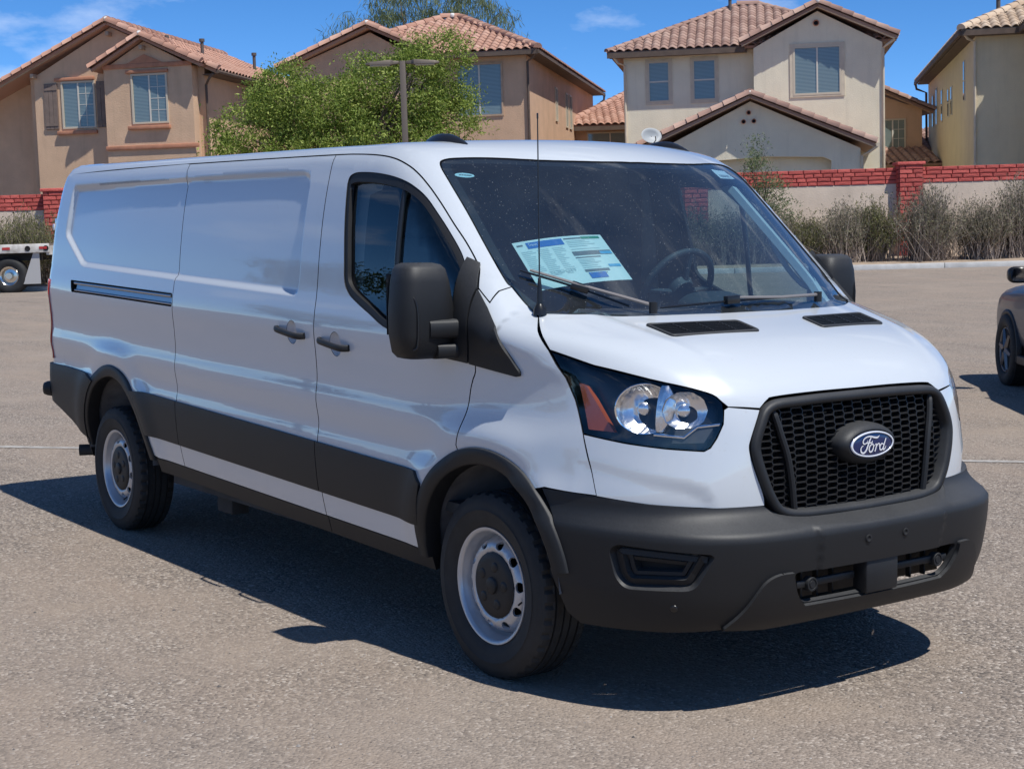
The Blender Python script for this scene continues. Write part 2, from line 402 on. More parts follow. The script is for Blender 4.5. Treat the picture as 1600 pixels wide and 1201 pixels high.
def inset(P, g):
    """closed 2D polygon moved inwards by g"""
    P = np.asarray(P, float); area = .5*np.sum(P[:, 0]*np.roll(P[:, 1], -1)-np.roll(P[:, 0], -1)*P[:, 1]); s = 1 if area > 0 else -1
    e = np.roll(P, -1, 0)-P; e /= (np.linalg.norm(e, axis=1, keepdims=True)+1e-12); nrm = s*np.stack([-e[:, 1], e[:, 0]], -1)
    a = nrm+np.roll(nrm, 1, 0); l = np.linalg.norm(a, axis=1, keepdims=True); a = a/np.maximum(l, .6)
    a /= np.maximum(l/2, .5); return P+a*g
def dedupe(P, e=1e-5):
    out = [P[0]]
    for q in P[1:]:
        if np.linalg.norm(q-out[-1]) > e: out.append(q)
    if np.linalg.norm(out[0]-out[-1]) < e: out.pop()
    return np.array(out)
def tri2d(outer, holes, h, extra=None, bs=None, gf=None):
    loops = [resamp(dedupe(outer), bs or h)]+[resamp(dedupe(q), bs or h) for q in holes]
    pts = [tuple(p) for l in loops for p in l]; ed = []; b = 0
    for l in loops:
        ed += [(b+i, b+(i+1) % len(l)) for i in range(len(l))]; b += len(l)
    lo, hi = loops[0].min(0), loops[0].max(0)
    gx, gy = np.meshgrid(np.arange(lo[0], hi[0], h), np.arange(lo[1], hi[1], h*.87)); gx[1::2] += h/2
    G = np.stack([gx.ravel(), gy.ravel()], -1)
    if gf is not None: G = G[gf(G)]
    if extra is not None: G = np.vstack([G, extra])
    def sd(Q):
        d = poly_sd(Q[:, 0], Q[:, 1], loops[0])
        for l in loops[1:]: d = np.maximum(d, -poly_sd(Q[:, 0], Q[:, 1], l))
        return d
    G = G[sd(G) < -.4*h]
    V, _, T, *_r_ = delaunay_2d_cdt([Vector(p) for p in pts]+[Vector(p) for p in G], ed, [], 0, 1e-7)
    V = np.array([(v.x, v.y) for v in V]); T = np.array([t for t in T if len(t) == 3])
    c = V[T].mean(1); T = T[sd(c) < 0]
    return V, T
def shell_mesh(P, N, T, flange, skip=None):
    """surface triangles plus a turned-in rim"""
    nt_ = np.cross(P[T[:, 1]]-P[T[:, 0]], P[T[:, 2]]-P[T[:, 0]])
    fl = (nt_*N[T].mean(1)).sum(1) < 0; T = T.copy(); T[fl] = T[fl][:, ::-1]
    V = list(P); NN = list(N); Fc = [tuple(t) for t in T]
    if flange:
        ec = {}
        for t in T:
            for a, b in ((t[0], t[1]), (t[1], t[2]), (t[2], t[0])): ec[(a, b)] = 1
        be = [(a, b) for (a, b) in ec if (b, a) not in ec]
        if skip is not None: sk_ = skip(P); be = [(a, b) for a, b in be if not (sk_[a] and sk_[b])]
        acc = {}
        for a, b in be:
            o = np.cross(P[b]-P[a], N[a]); l = np.linalg.norm(o)
            if l > 1e-12:
                o /= l
                for q in (a, b): acc[q] = acc.get(q, 0)+o
        ix = {}
        for q, o in acc.items():
            o = o/(np.linalg.norm(o)+1e-9)
            ix[q] = len(V); V += [P[q], P[q]-N[q]*flange]; NN += [o, o]
        for a, b in be:
            if a in ix and b in ix: Fc.append((ix[a], ix[a]+1, ix[b]+1, ix[b]))
    return np.array(V), Fc, np.array(NN)
PCACHE = {}
def panel(name, ch, outer, mat_, parent, holes=(), f=None, off=0.0, flange=.014, h=.03, bs=None, gap=.003, extra=None, mirror=True, is3=True, label=None, keep=None, gf=None, skip=None):
    """a body panel: an outline on a chart, laid on the solid, with a turned-in edge; mirrored to the other flank if asked"""
    f = f or F
    ou = ch.to(outer) if is3 else np.asarray(outer, float); ho = [ch.to(q) if is3 else np.asarray(q, float) for q in holes]
    ou = dedupe(ou)
    if gap:
        o0 = ou; ou = inset(ou, gap)
        if keep is not None: k_ = keep(o0); ou[k_] = o0[k_]
        ho = [inset(dedupe(q), -gap) for q in ho]
    ex = ch.to(extra) if extra is not None else None
    V2, T = tri2d(ou, ho, h, ex, bs, gf)
    P = ch.p3(V2, f); N = grad(P, f)
    P = P+N*off
    V, Fc, NN = shell_mesh(P, N, T, flange, skip)
    out = [mobj(name, V, Fc, mat_, parent, True, NN)]
    def rim(o):
        if mat_ is M_PAINT and flange: o.data.materials.append(M_RUB); o.data.polygons.foreach_set('material_index', [0]*len(T)+[1]*(len(Fc)-len(T))); o.data.update()
    rim(out[0])
    if mirror:
        S = np.array([1, -1, 1]); out.append(mobj(name, V*S, [q[::-1] for q in Fc], mat_, parent, True, NN*S)); rim(out[1])
    for o in out:
        if label: o['label'] = label
    return out
def mirrored(o, name=None):
    """the same part on the other flank"""
    me = o.data.copy(); c = o.copy(); c.data = me; COL.objects.link(c)
    c.parent = o.parent
    bm = bmesh.new(); bm.from_mesh(me)
    for v in bm.verts: v.co.y *= -1
    bmesh.ops.reverse_faces(bm, faces=bm.faces); bm.to_mesh(me); bm.free()
    return c
# ------------------------------------------------------------------ the van
VAN = empty('cargo_van', (0, 0, 0), 'white low-roof cargo van with black grille and bumper parked in the foreground', 'van')
zs = lambda x: .417-.025*(x+.5)                       # lower edge of the doors
zc0 = lambda x: .524-.029*(x+.47)                     # lower and upper edge of the black side moulding
zc1 = lambda x: .744-.0335*(x+.345)
AF, AR = (0.0, .40), (-3.70, .43)
def arc(c, r, a0, a1, n=28): return [(c[0]+r*math.cos(rad(a)), c[1]+r*math.sin(rad(a))) for a in np.linspace(a0, a1, n)]
XE = -4.52                                            # where flank and roof pass into the tail
GUT = [(-2.80, 2.050), (-1.9, 2.038), (-1.29, 2.028), (-1.087, 2.022), (-.911, 2.010), (-.789, 1.992), (-.688, 1.962), (-.609, 1.926), (-.532, 1.877), (-.438, 1.804), (-.335, 1.717), (-.247, 1.643), (-.162, 1.565), (-.137, 1.536), (-.10, 1.474)]
gut = spl(GUT, 5)
def gutz(x): return float(np.interp(x, gut[:, 0], gut[:, 1]))
XB, XS = -1.274, -2.802                               # seams behind the front door / behind the sliding door
rec_extra = np.array([p for k in (-.016, -.005, 0.0, .009, .018, .027, .036, .042, .054) for p in resamp(inset(np.array(REC), k), .022)])
rec3 = onside(rec_extra)
def off_rec(ch):
    def g(G):
        P = ch.p3(G); sd = poly_sd(P[:, 0], P[:, 2], REC); return (sd < -.062) | (sd > .026)
    return g
# tail
zz = np.linspace(.78, 2.056, 40)
right = onside([(XE, z) for z in zz]); ph = np.linspace(CP.to(right[-1:])[0, 1], math.pi-CP.to(right[-1:])[0, 1], 60)
over = CP.p3(np.stack([np.full(60, XE), ph], -1)); left = right[::-1]*np.array([1, -1, 1])
bl = [(-4.6, .98, .78), (-4.75, .92, .78), (-4.85, .6, .78), (-4.86, 0, .78), (-4.85, -.6, .78), (-4.75, -.92, .78), (-4.6, -.98, .78)]
tail = np.vstack([right, over[1:-1], left, bl])
panel('tail_panel', CR, tail, M_PAINT, VAN, h=.035, gap=0, flange=0, mirror=False, extra=rec3[(rec3[:, 0] < -4.3)], gf=off_rec(CR))
# rear quarter
q_out = [(XE, .78)]+[(XE, z) for z in np.linspace(.9, 2.056, 12)]+[(XS, 2.050), (XS, zs(XS))]+[(-3.12, zs(-3.12))]+arc(AR, .49, 8, 134)
q3 = onside(resamp(q_out, .04))
rail_o = fillet([(-4.325, 1.420), (-2.812, 1.380), (-2.812, 1.318), (-4.305, 1.356)], .008)
panel('rear_quarter_panel', CP, q3, M_PAINT, VAN, holes=[onside(rail_o)], h=.035, bs=.02, extra=rec3, gf=off_rec(CP), keep=lambda q: (q[:, 0] < XE+.01) | ((q[:, 0] < XS-.01) & (q[:, 1] > .85)), skip=lambda P: (P[:, 0] < XE+.004) | ((P[:, 0] < XS-.004) & (P[:, 2] > 2.03)))
# sliding door
d_out = [(XS, zs(XS)), (XS, 2.050)]+[(x, gutz(x)) for x in np.linspace(-2.7, XB, 12)]+[(XB, zs(XB))]
CUP = lambda cx_, cz_: onside([(cx_+.046*math.cos(a), cz_+.050*math.sin(a)) for a in np.linspace(0, 2*math.pi, 36, endpoint=False)])
SLIDE = panel('sliding_door', CP, onside(resamp(d_out, .04)), M_PAINT, VAN, holes=[CUP(-1.483, 1.246)], h=.035, bs=.02, extra=rec3, gf=off_rec(CP))
# front door with its window opening
DOORF = [(-.10, 1.474), (-.078, 1.36), (-.064, 1.185), (-.085, 1.13), (-.101, 1.088), (-.119, 1.004), (-.155, .877)]
WIN = np.vstack([spl([(-1.103, 1.895), (-1.098, 1.918), (-1.078, 1.931), (-1.026, 1.938), (-.896, 1.932), (-.758, 1.915), (-.65, 1.891), (-.57, 1.86), (-.50, 1.82), (-.425, 1.763), (-.339, 1.693), (-.244, 1.609), (-.19, 1.55)], 4),
                 [(-.164, 1.37), (-.20, 1.262)], spl([(-.29, 1.245), (-.642, 1.297), (-.807, 1.354), (-.933, 1.402), (-.998, 1.435), (-1.037, 1.480), (-1.050, 1.56)], 4)])
f_out = [(XB, zs(XB)), (XB, gutz(XB))]+[tuple(p) for p in gut if p[0] > XB+.02]+[tuple(p) for p in spl(DOORF, 4)[1:]]+arc(AF, .455, 108, 178, 16)+[(-.455, zs(-.455))]
win3 = onside(WIN)
FD = panel('front_door', CP, onside(resamp(f_out, .03)), M_PAINT, VAN, holes=[win3, CUP(-1.087, 1.213)], h=.03, bs=.016)
# fender
fen = np.vstack([onside(spl(DOORF, 4)[::-1]), [(-.032, -.944, 1.418), (-.039, -.904, 1.463), (-.024, -.855, 1.479)], [(.05, -.857, 1.425), (.112, -.846, 1.381), (.14, -.862, 1.377), (.19, -.889, 1.344), (.25, -.912, 1.30), (.305, -.924, 1.258)],
                 [(.345, -.919, 1.21), (.389, -.917, 1.167), (.436, -.91, 1.09), (.489, -.921, .975), (.53, -.922, .87), (.569, -.928, .765)], [(.45, -.965, .771), (.36, -1.0, .776)], onside(arc(AF, .455, 52, 108, 14))])
fen3 = CP.p3(CP.to(fen))
panel('fender', CP, fen3, M_PAINT, VAN, h=.022, bs=.015)
# roof with the windscreen pillars
WSE = spl([(-.024, -.857, 1.479), (-.056, -.866, 1.505), (-.20, -.854, 1.635), (-.343, -.841, 1.766), (-.48, -.828, 1.882), (-.565, -.812, 1.948), (-.585, -.775, 1.972), (-.545, -.68, 1.978), (-.42, -.43, 1.979), (-.36, -.2, 1.979), (-.345, 0, 1.979)], 4)
gr = onside([tuple(p) for p in gut]); seamp = np.array([(-.032, -.944, 1.418), (-.039, -.904, 1.463)])
half = np.vstack([over[:30][::-1], gr, seamp, WSE])
roof_o = np.vstack([half, (half[:-1]*np.array([1, -1, 1]))[::-1]])
panel('roof', CP, roof_o, M_PAINT, VAN, h=.045, bs=.02, mirror=False, gap=.002, keep=lambda q: q[:, 0] < XS-.01, skip=lambda P: P[:, 0] < XS-.004)
# windscreen and its black printed border
hb = spl([(.112, -.846, 1.381), (.135, -.815, 1.382), (.304, -.595, 1.371), (.374, -.242, 1.369), (.385, 0, 1.369)], 6)
wh = np.vstack([WSE[::-1], [(.05, -.857, 1.425)], hb]); wsc = np.vstack([wh, (wh[1:-1]*np.array([1, -1, 1]))[::-1]])
panel('windshield', CP, wsc, M_GLASS_W, VAN, h=.06, bs=.025, mirror=False, gap=.004, off=-.004, flange=0)
w2 = dedupe(CP.to(wsc)); w2i = inset(w2, .032); w2i[(w2[:, 0] > -.03) & (np.abs(w2[:, 1]-math.pi/2) < 1.0)] += np.array([-.05, 0])
panel('windshield_border', CP, w2, M_TRIM, VAN, holes=[w2i], h=.03, bs=.025, mirror=False, gap=.003, off=-.009, flange=.02, is3=False)
# bonnet
hs = np.array([(.14, -.862, 1.377), (.19, -.889, 1.344), (.25, -.912, 1.30), (.305, -.924, 1.258)])
hl_top = np.array([(.486, -.87, 1.214), (.676, -.774, 1.173), (.782, -.685, 1.145), (.832, -.627, 1.123), (.856, -.604, 1.098), (.87, -.587, 1.08)])
hf = np.array([(.906, -.472, 1.070), (.902, -.432, 1.097), (.903, -.396, 1.106), (.911, -.2, 1.112), (.916, 0, 1.113)])
hh = np.vstack([hb[::-1][:-2], hs, spl(hl_top, 3), spl(hf, 10)])
hood_o = np.vstack([hh, (hh[1:-1]*np.array([1, -1, 1]))[::-1]])
panel('bonnet', CH, hood_o, M_PAINT, VAN, h=.014, bs=.012, mirror=False, gap=.0018)
# front corner under each headlamp
HLB = np.array([(.866, -.603, 1.071), (.874, -.613, 1.023), (.869, -.638, .975), (.861, -.66, .943), (.85, -.679, .932), (.764, -.778, .94), (.646, -.857, .953), (.489, -.921, .975)])
GRO = np.array([(.94, -.477, .734), (.939, -.483, .775), (.928, -.516, .866), (.918, -.53, .93), (.916, -.52, .971), (.907, -.468, 1.072)])
fas = np.vstack([[(.908, -.472, 1.066), (.87, -.587, 1.08)], HLB, [(.53, -.922, .87), (.569, -.928, .765), (.741, -.83, .747), (.879, -.661, .735)], spl(GRO, 4)[:-1]])
panel('front_fascia', CQ, fas, M_PAINT, VAN, h=.016, bs=.012, gap=.002)
# headlamps: housing, clear lens, reflector bowls, amber marker
HL = np.vstack([[(.312, -.921, 1.256)], spl(np.vstack([hl_top[:-1], HLB[:5]]), 3), HLB[5:], [(.436, -.91, 1.09), (.389, -.917, 1.167)]])
lens = panel('headlight_lens', CQ, HL, M_LENS, VAN, h=.03, bs=.015, gap=.003, off=-.001, flange=0)
hous = panel('headlight_housing', CQ, HL, M_TRIM, VAN, h=.03, bs=.015, gap=.003, off=-.055, flange=-.05)
amb = np.array([(.440, -.908, 1.150), (.470, -.898, 1.142), (.598, -.876, .990), (.500, -.914, .994)])
AMB = panel('amber_marker', CQ, amb, M_AMBER, VAN, h=.02, bs=.012, gap=0, off=-.012, flange=.03)
def bowl(c, axis, r, depth, sq=1.0, n=32, m=7):
    ax = Vector(axis).normalized(); u = Vector((0, 0, 1)); u = (u-ax*u.dot(ax)).normalized(); v = ax.cross(u); V = []; Fc = []
    for i in range(m+1):
        t = i/m
        for k in range(n):
            a = 2*math.pi*k/n; fac = 1+.02*math.cos(10*a)*t
            p = Vector(c)+(u*math.sin(a)+v*math.cos(a)*sq)*r*t*fac-ax*depth*(1-t*t); V.append(p)
    for i in range(m):
        for k in range(n): Fc.append((i*n+k, i*n+(k+1) % n, (i+1)*n+(k+1) % n, (i+1)*n+k))
    return V, Fc
hlr = []
for nm, c, ax, r, dp, sq in (('low_beam_reflector', (.668, -.790, 1.070), (.80, -.58, .05), .086, .040, 1.18), ('high_beam_reflector', (.772, -.698, 1.066), (.84, -.50, .05), .066, .030, 1.2)):
    o = mobj(nm, *bowl(c, ax, r, dp, sq), M_FACET, VAN); hlr.append(o); mirrored(o)
for c_, ax_ in (((.668, -.790, 1.070), (.80, -.58, .05)), ((.772, -.698, 1.066), (.84, -.50, .05))):
    a3 = Vector(ax_).normalized(); c3 = Vector(c_); o = MB().tube([c3-a3*.04, c3-a3*.012, c3-a3*.006], [.026, .022, .012], 14).build('bulb_shield', M_FACET, VAN, True); mirrored(o)
# ribbed bright blade between the two bowls, and the rim of the larger one
L = []
for k, t in enumerate(np.linspace(-1, 1, 17)):
    z = 1.072+.080*t; w = .030*math.sqrt(max(0, 1-.75*t*t)); c0 = Vector((.725-.012*t*t, -.742+.012*t, z)); e = Vector((.56, .83, 0)); L.append([c0-e*w*1.1, c0-e*w*.4+Vector((.012, -.008, 0)), c0+e*w*.3+Vector((.014, -.010, 0)), c0+e*w*1.1])
o = fixn(mobj('reflector_blade', *ringloft(L, False), M_FACET, VAN)); mirrored(o)
cr = Vector((.668, -.790, 1.070)); o = MB().tube([cr+Vector((0, 0, 1))*math.sin(a)*.087+Vector((.58, .80, 0))*math.cos(a)*.087*1.18 for a in np.linspace(.4, 2*math.pi-.7, 33)], .0035, 6).build('reflector_rim', M_CHROME, VAN, True); mirrored(o)
o = MB().tube([onfront([(-.80, 1.0)], F)[0]*.985, onfront([(-.73, .992)], F)[0]*.985, onfront([(-.69, 1.028)], F)[0]*.985, onfront([(-.62, 1.035)], F)[0]*.985], .006, 8).build('lamp_divider', M_CHROME, VAN, True); mirrored(o)
drl = panel('running_light', CQ, np.array([(.775, -.745, 1.012), (.84, -.665, 1.018), (.858, -.632, 1.012), (.845, -.668, .957), (.765, -.758, .955)]), M_DASH, VAN, h=.02, bs=.012, gap=.003, off=-.02, flange=.02)

# grille
GO = np.vstack([[(.96, -.30, .672), (.958, -.39, .681)], [(.95, -.443, .706)], GRO[1:], [(.906, -.432, 1.090), (.908, -.396, 1.098), (.916, -.2, 1.104)]])
GO = np.vstack([[(.965, 0, .667)], GO, [(.921, 0, 1.105)]])
gq = CQ.to(GO); gq = np.vstack([gq, (gq[1:-1]*np.array([-1, 1]))[::-1]]); gq = resamp(gq, .012)
for _ in range(6): gq = .25*np.roll(gq, 1, 0)+.5*gq+.25*np.roll(gq, -1, 0)
loops = []
for g_, of in ((0, -.014), (.001, .008), (.005, .014), (.016, .016), (.027, .012), (.033, .003), (.037, -.05)):
    q = inset(gq, g_); P = CQ.p3(q); nn_ = grad(P, F)*np.array([1, 1, .15]); loops.append(P+nn_/np.linalg.norm(nn_, axis=1, keepdims=True)*(of+.004))
GF = fixn(mobj('grille_frame', *ringloft(loops), M_PLAST, VAN))
gin = inset(gq, .036)
gb2, gt = tri2d(gin, [], .05); gP = CQ.p3(gb2); gN = grad(gP, F)
V, Fc, NN = shell_mesh(gP-gN*.075, gN, gt, 0); mobj('grille_backing', V, Fc, M_DARK, VAN, True, NN)
hexm = MB(); PW, PH, tw = .0672, .0238, .0021        # honeycomb of flat wide cells
def hbar(y0, z0, y1, z1):
    ym, zm = (y0+y1)/2, (z0+z1)/2; xm = float(np.interp(zm, *XC)-.08*ym**2-.52*abs(ym)**5); mid = CQ.to([(xm, ym, zm)])
    if poly_sd(mid[:, 0], mid[:, 1], gin)[0] > .004: return
    a, b = np.array([y0, z0]), np.array([y1, z1]); t = (b-a)/np.linalg.norm(b-a); nn = np.array([-t[1], t[0]])*tw; V = []
    for p in (a, b):
        x = float(np.interp(p[1], *XC)-.08*p[0]**2-.52*abs(p[0])**5)
        for dp, sg in ((.016, 1), (.016, -1), (.048, -1), (.048, 1)): V.append((x-dp, p[0]+nn[0]*sg, p[1]+nn[1]*sg))
    hexm.add(V, [(0, 1, 5, 4), (1, 2, 6, 5), (2, 3, 7, 6), (3, 0, 4, 7), (0, 3, 2, 1), (4, 5, 6, 7)])
for i in range(-9, 10):
    for j in range(0, 21):
        y = i*PW*.75; z = .668+j*PH+(PH/2 if i % 2 else 0); w = PW*.33
        hbar(y-w, z+PH/2, y+w, z+PH/2)
        hbar(y+w, z+PH/2, y+PW*.75-w, z); hbar(y+w, z-PH/2, y+PW*.75-w, z)
HEX = hexm.build('grille_mesh', M_PLAST2, VAN)
for s in (-1, 1):
    sp = spl([(.415*s, 1.062), (.395*s, .98), (.372*s, .90), (.355*s, .80), (.342*s, .705)], 5); P = onfront(sp, F)
    b_ = MB(); b_.tube([Vector((p[0]-.008, p[1], p[2])) for p in P], [.006]+[.0125]*(len(P)-2)+[.012], 8); b_.build('grille_strut', M_PLAST, VAN, True)
def disc(c, ry, rz, x0, x1, n=48, dome=.0):
    b = MB(); L = []
    for t, x in ((1, x0), (1, x1-.004), (.985, x1-.001), (.95, x1), (.5, x1+dome*.75), (.02, x1+dome)):
        L.append([(x, c[0]+ry*t*math.cos(a), c[1]+rz*t*math.sin(a)) for a in np.linspace(0, 2*math.pi, n, endpoint=False)])
    V, Fc = ringloft(L); return V, Fc
EC = (0.0, .915)
POD = mobj('emblem_pod', *ringloft([[(x, EC[0]+ry*math.cos(a), EC[1]+rz*math.sin(a)) for a in np.linspace(0, 2*math.pi, 48, endpoint=False)] for x, ry, rz in ((.915, .150, .078), (.965, .146, .075), (.985, .138, .068), (.997, .124, .056), (.999, .118, .051), (.994, .112, .046))]), M_PLAST, VAN); fixn(POD)
EM = fixn(mobj('emblem_badge', *disc(EC, .1135, .0475, .985, 1.000, dome=.003), M_EMBLEM, VAN))
er_ = [[(x, EC[0]+.1135*k*math.cos(a), EC[1]+.0475*k2*math.sin(a)) for a in np.linspace(0, 2*math.pi, 56, endpoint=False)] for k, k2, x in ((.995, .99, 1.000), (.985, .975, 1.0035), (.93, .86, 1.0045), (.925, .85, 1.002))]
fixn(mobj('emblem_ring', *ringloft(er_), M_EMW, EM))
def stroke(pts, w, n=6):
    """ribbon lettering stroke in badge pixels -> badge plane"""
    P = spl(np.array([((px-845)/440*.1135, -((py-630)+(px-845)*.055)/252*.0475) for px, py in pts]), n)
    ws = np.interp(np.linspace(0, 1, len(P)), np.linspace(0, 1, len(w)), w)*.0475/252
    t = np.gradient(P, axis=0); t /= np.linalg.norm(t, axis=1, keepdims=True)+1e-12; nn = np.stack([-t[:, 1], t[:, 0]], -1)
    V = []; 
    for p, q, k in zip(P, nn, ws):
        for sg in (1, -1): V.append((1.0052-.003*(p[0]/.1135)**2, EC[0]+p[0]+q[0]*k*sg, EC[1]+p[1]+q[1]*k*sg))
    return V, [(2*i, 2*i+1, 2*i+3, 2*i+2) for i in range(len(P)-1)]
let = MB()
for pts, w in (([(972, 468), (930, 503), (870, 500), (790, 478), (715, 486), (655, 530), (640, 590), (672, 618), (716, 590), (735, 550)], [6, 18, 17, 14, 13, 14, 15, 13, 9, 5]),
               ([(800, 500), (770, 560), (735, 660), (700, 745), (652, 790), (608, 770), (597, 712), (618, 665), (650, 652)], [12, 17, 19, 19, 17, 17, 14, 10, 5]),
               ([(690, 612), (745, 600), (818, 596), (824, 560)], [6, 11, 12, 6]),
               ([(825, 620), (780, 660), (762, 725), (785, 775), (825, 755), (850, 690), (845, 640), (822, 622), (860, 660), (893, 640)], [12, 15, 15, 15, 15, 14, 13, 10, 7, 6]),
               ([(888, 628), (912, 636), (903, 700), (880, 772)], [6, 13, 15, 14]), ([(895, 730), (920, 660), (955, 622), (978, 640), (962, 672)], [9, 12, 12, 12, 8]),
               ([(1062, 640), (1020, 630), (985, 680), (990, 738), (1025, 745), (1060, 690), (1085, 610)], [10, 13, 15, 15, 13, 12, 10]),
               ([(1112, 525), (1085, 610), (1058, 705), (1062, 745), (1092, 725), (1116, 672)], [13, 15, 16, 15, 10, 5])):
    let.add(*stroke(pts, w))
let.build('emblem_lettering', M_EMW, EM)

# bumper
AQ = lambda yz: CQ.to(onfront(yz, FB))
bt = np.array([(.335, -.99, .772), (.45, -.965, .770), (.572, -.931, .765), (.75, -.838, .750), (.896, -.677, .739), (.951, -.488, .737)])
bq = CQ.to(bt)
bq = np.vstack([bq, AQ([(-.45, .700), (-.40, .676), (-.3, .664), (-.15, .660), (0, .659)])])
low = np.vstack([AQ([(0, .333), (-.28, .331), (-.48, .321), (-.648, .318), (-.797, .307)]), CQ.to([(.606, -.905, .301), (.495, -.939, .300), (.44, -.955, .335), (.372, -.96, .49), (.447, -.955, .492), (.445, -.963, .534), (.401, -.989, .676)])])
full_top = np.vstack([bq[:-1], bq[-1:], (bq[:-1]*np.array([-1, 1]))[::-1]]); full_low = np.vstack([(low[1:]*np.array([-1, 1]))[::-1], low[:1], low[1:]])
bumper_o = np.vstack([full_top, full_low])
fogh = CQ.to([(.65, -.94, .588), (.68, -.93, .612), (.956, -.739, .596), (.962, -.731, .584), (.908, -.774, .468), (.70, -.91, .458), (.668, -.927, .495)])
fogh = fillet(CQ.to(CQ.p3(fogh, FB)), .03); fogl = fogh*np.array([-1, 1])
intk = fillet(AQ([(-.43, .508), (.43, .508), (.40, .43), (.365, .392), (-.365, .392), (-.40, .43)]), .02)
LEDGE = np.array([(y, float(np.interp(abs(y), [0, .15, .3, .40, .45, .49], [.659, .660, .664, .676, .700, .737]))-.004) for y in np.linspace(-.48, .48, 49)]); la = onfront(LEDGE, FB)+[-.002, 0, 0]; lb = onfront(np.stack([LEDGE[:, 0], .684+.05*(np.abs(LEDGE[:, 0])/.48)**6], -1), F)+[-.02, 0, 0]
fixn(mobj('bumper_ledge', *ringloft([la, la*.5+lb*.5+[0, 0, .008], lb], False), M_PLAST, VAN))
BUMP = panel('front_bumper', CQ, bumper_o, M_PLAST, VAN, holes=[fogh, fogl, intk], f=FB, h=.022, bs=.014, gap=.001, flange=.018, mirror=False, is3=False)[0]
# fog-lamp blanks: stepped recess
for s in (1, -1):
    ls = []
    for g_, of in ((-.001, 0), (.004, -.010), (.010, -.026), (.013, -.028), (.016, -.020), (.034, -.016), (.037, -.026), (.041, -.040), (.044, -.034), (.056, -.036), (.060, -.075)):
        q = inset(fogh, g_); P = CQ.p3(q, FB); P = P+grad(P, FB)*of; ls.append(P*np.array([1, s, 1]))
    fixn(mobj('fog_lamp_bezel', *ringloft(ls), M_PLAST, VAN), sharp=.6)
    v, t_ = tri2d(inset(fogh, .05), [], .03); P = CQ.p3(v, FB); n_ = grad(P, FB); V, Fc, NN = shell_mesh(P-n_*.072, n_, t_, 0)
    if s > 0: mobj('fog_lamp_blank', V, Fc, M_DARK, VAN, True, NN)
    else: mobj('fog_lamp_blank', V*np.array([1, -1, 1]), [q[::-1] for q in Fc], M_DARK, VAN, True, NN*np.array([1, -1, 1]))
# lower valance standing proud round the intake
sk = AQ(spl([(-.66, .327), (-.615, .385), (-.575, .455), (-.545, .493), (-.50, .512), (-.440, .514)], 4))
skin_in = AQ([(-.436, .470), (-.40, .418), (-.36, .386), (0, .384)])
skh = np.vstack([AQ([(0, .322), (-.3, .320), (-.5, .316)]), sk, skin_in])
sko = np.vstack([skh[:-1], skh[-1:], (skh[1:-1]*np.array([-1, 1]))[::-1]])
panel('bumper_valance', CQ, sko, M_PLAST, VAN, f=FB, off=.014, flange=.03, h=.022, bs=.012, gap=0, mirror=False, is3=False)
it2, itt = tri2d(inset(intk, -.02), [], .05); P = CQ.p3(it2, FB); n_ = grad(P, FB); V, Fc, NN = shell_mesh(P-n_*.13, n_, itt, 0); mobj('intake_backing', V, Fc, M_DARK, VAN, True, NN)
for s in (-1, 1):
    b_ = MB().b2(1.000, 1.022, s*.105, s*.40, .444, .470); b_.build('intake_bar', M_PLAST, VAN, bevel=.006)
    v, fc = lathe([(.0005, .0), (.013, .0), (.0135, .003), (.018, .003), (.0185, 0), (.024, 0), (.026, .004), (.026, .03)], 28)
    o = mobj('tow_eye_cover', [(1.047-w, y, z) for y, w, z in [(q[0], q[1], q[2]) for q in v]], fc, M_PLAST, VAN); o.location = (-.012, s*.335, .455); fixn(o, sharp=.5)
    for yy in (.17, .25, .33): MB().b2(.955, .975, s*yy-.004, s*yy+.004, .39, .51).build('intake_rib', M_PLAST2, VAN)
MB().b2(.99, 1.058, -.085, .085, .388, .520).build('sensor_block', M_PLAST, VAN, bevel=.010)
for y in (-.098, .098):
    v, fc = lathe([(.0005, .0), (.007, .0), (.008, -.003), (.0145, -.003), (.0155, .004)], 20); xb = float(onfront([(y, .595)])[0, 0])
    o = mobj('plate_screw_hole', [(xb+.001-w, a, b) for a, w, b in v], fc, M_DARK, VAN); o.location = (0, y, .595)
def button(name, p, n, r, m, parent=VAN, rise=.004):
    n = Vector(n).normalized(); q = n.to_track_quat('Y', 'Z').to_matrix()
    v, fc = lathe([(.0005, rise), (r*.75, rise), (r*.9, rise*.6), (r, -.002)], 20)
    return fixn(mobj(name, [q @ Vector(a)+Vector(p) for a in v], fc, m, parent))
for y in (-.808, .808):
    P = onfront([(y, .402)]); button('parking_sensor', P[0], grad(P, FB)[0], .014, M_TRIM)
# black mouldings on the flanks
def strip(name, xs, z0, z1, mat_, off, xl, xr, fl=.02, h=.05):
    o = [(x, z0(x)) for x in np.linspace(xs[0], xs[1], 14)]+xr+[(x, z1(x)) for x in np.linspace(xs[1], xs[0], 14)]+xl
    return panel(name, CP, onside(o), mat_, VAN, off=off, flange=fl, h=h, bs=.02, gap=.003)
strip('side_moulding', (-3.225, XS+.012), zc0, zc1, M_PLAST, .013, arc(AR, .50, 54, 22, 10), [])
strip('side_moulding', (XS+.012, XB-.004), zc0, zc1, M_PLAST, .013, [], [])
strip('side_moulding', (XB-.004, -.44), zc0, zc1, M_PLAST, .013, [], [(-.42, .62), (-.39, .70)])
strip('rocker_cover', (-3.17, XB), lambda x: zs(x)-.085, lambda x: zs(x)-.003, M_PLAST, -.006, [], [], .04)
strip('rocker_cover', (XB, -.42), lambda x: zs(x)-.085, lambda x: zs(x)-.003, M_PLAST, -.006, [], [], .04)
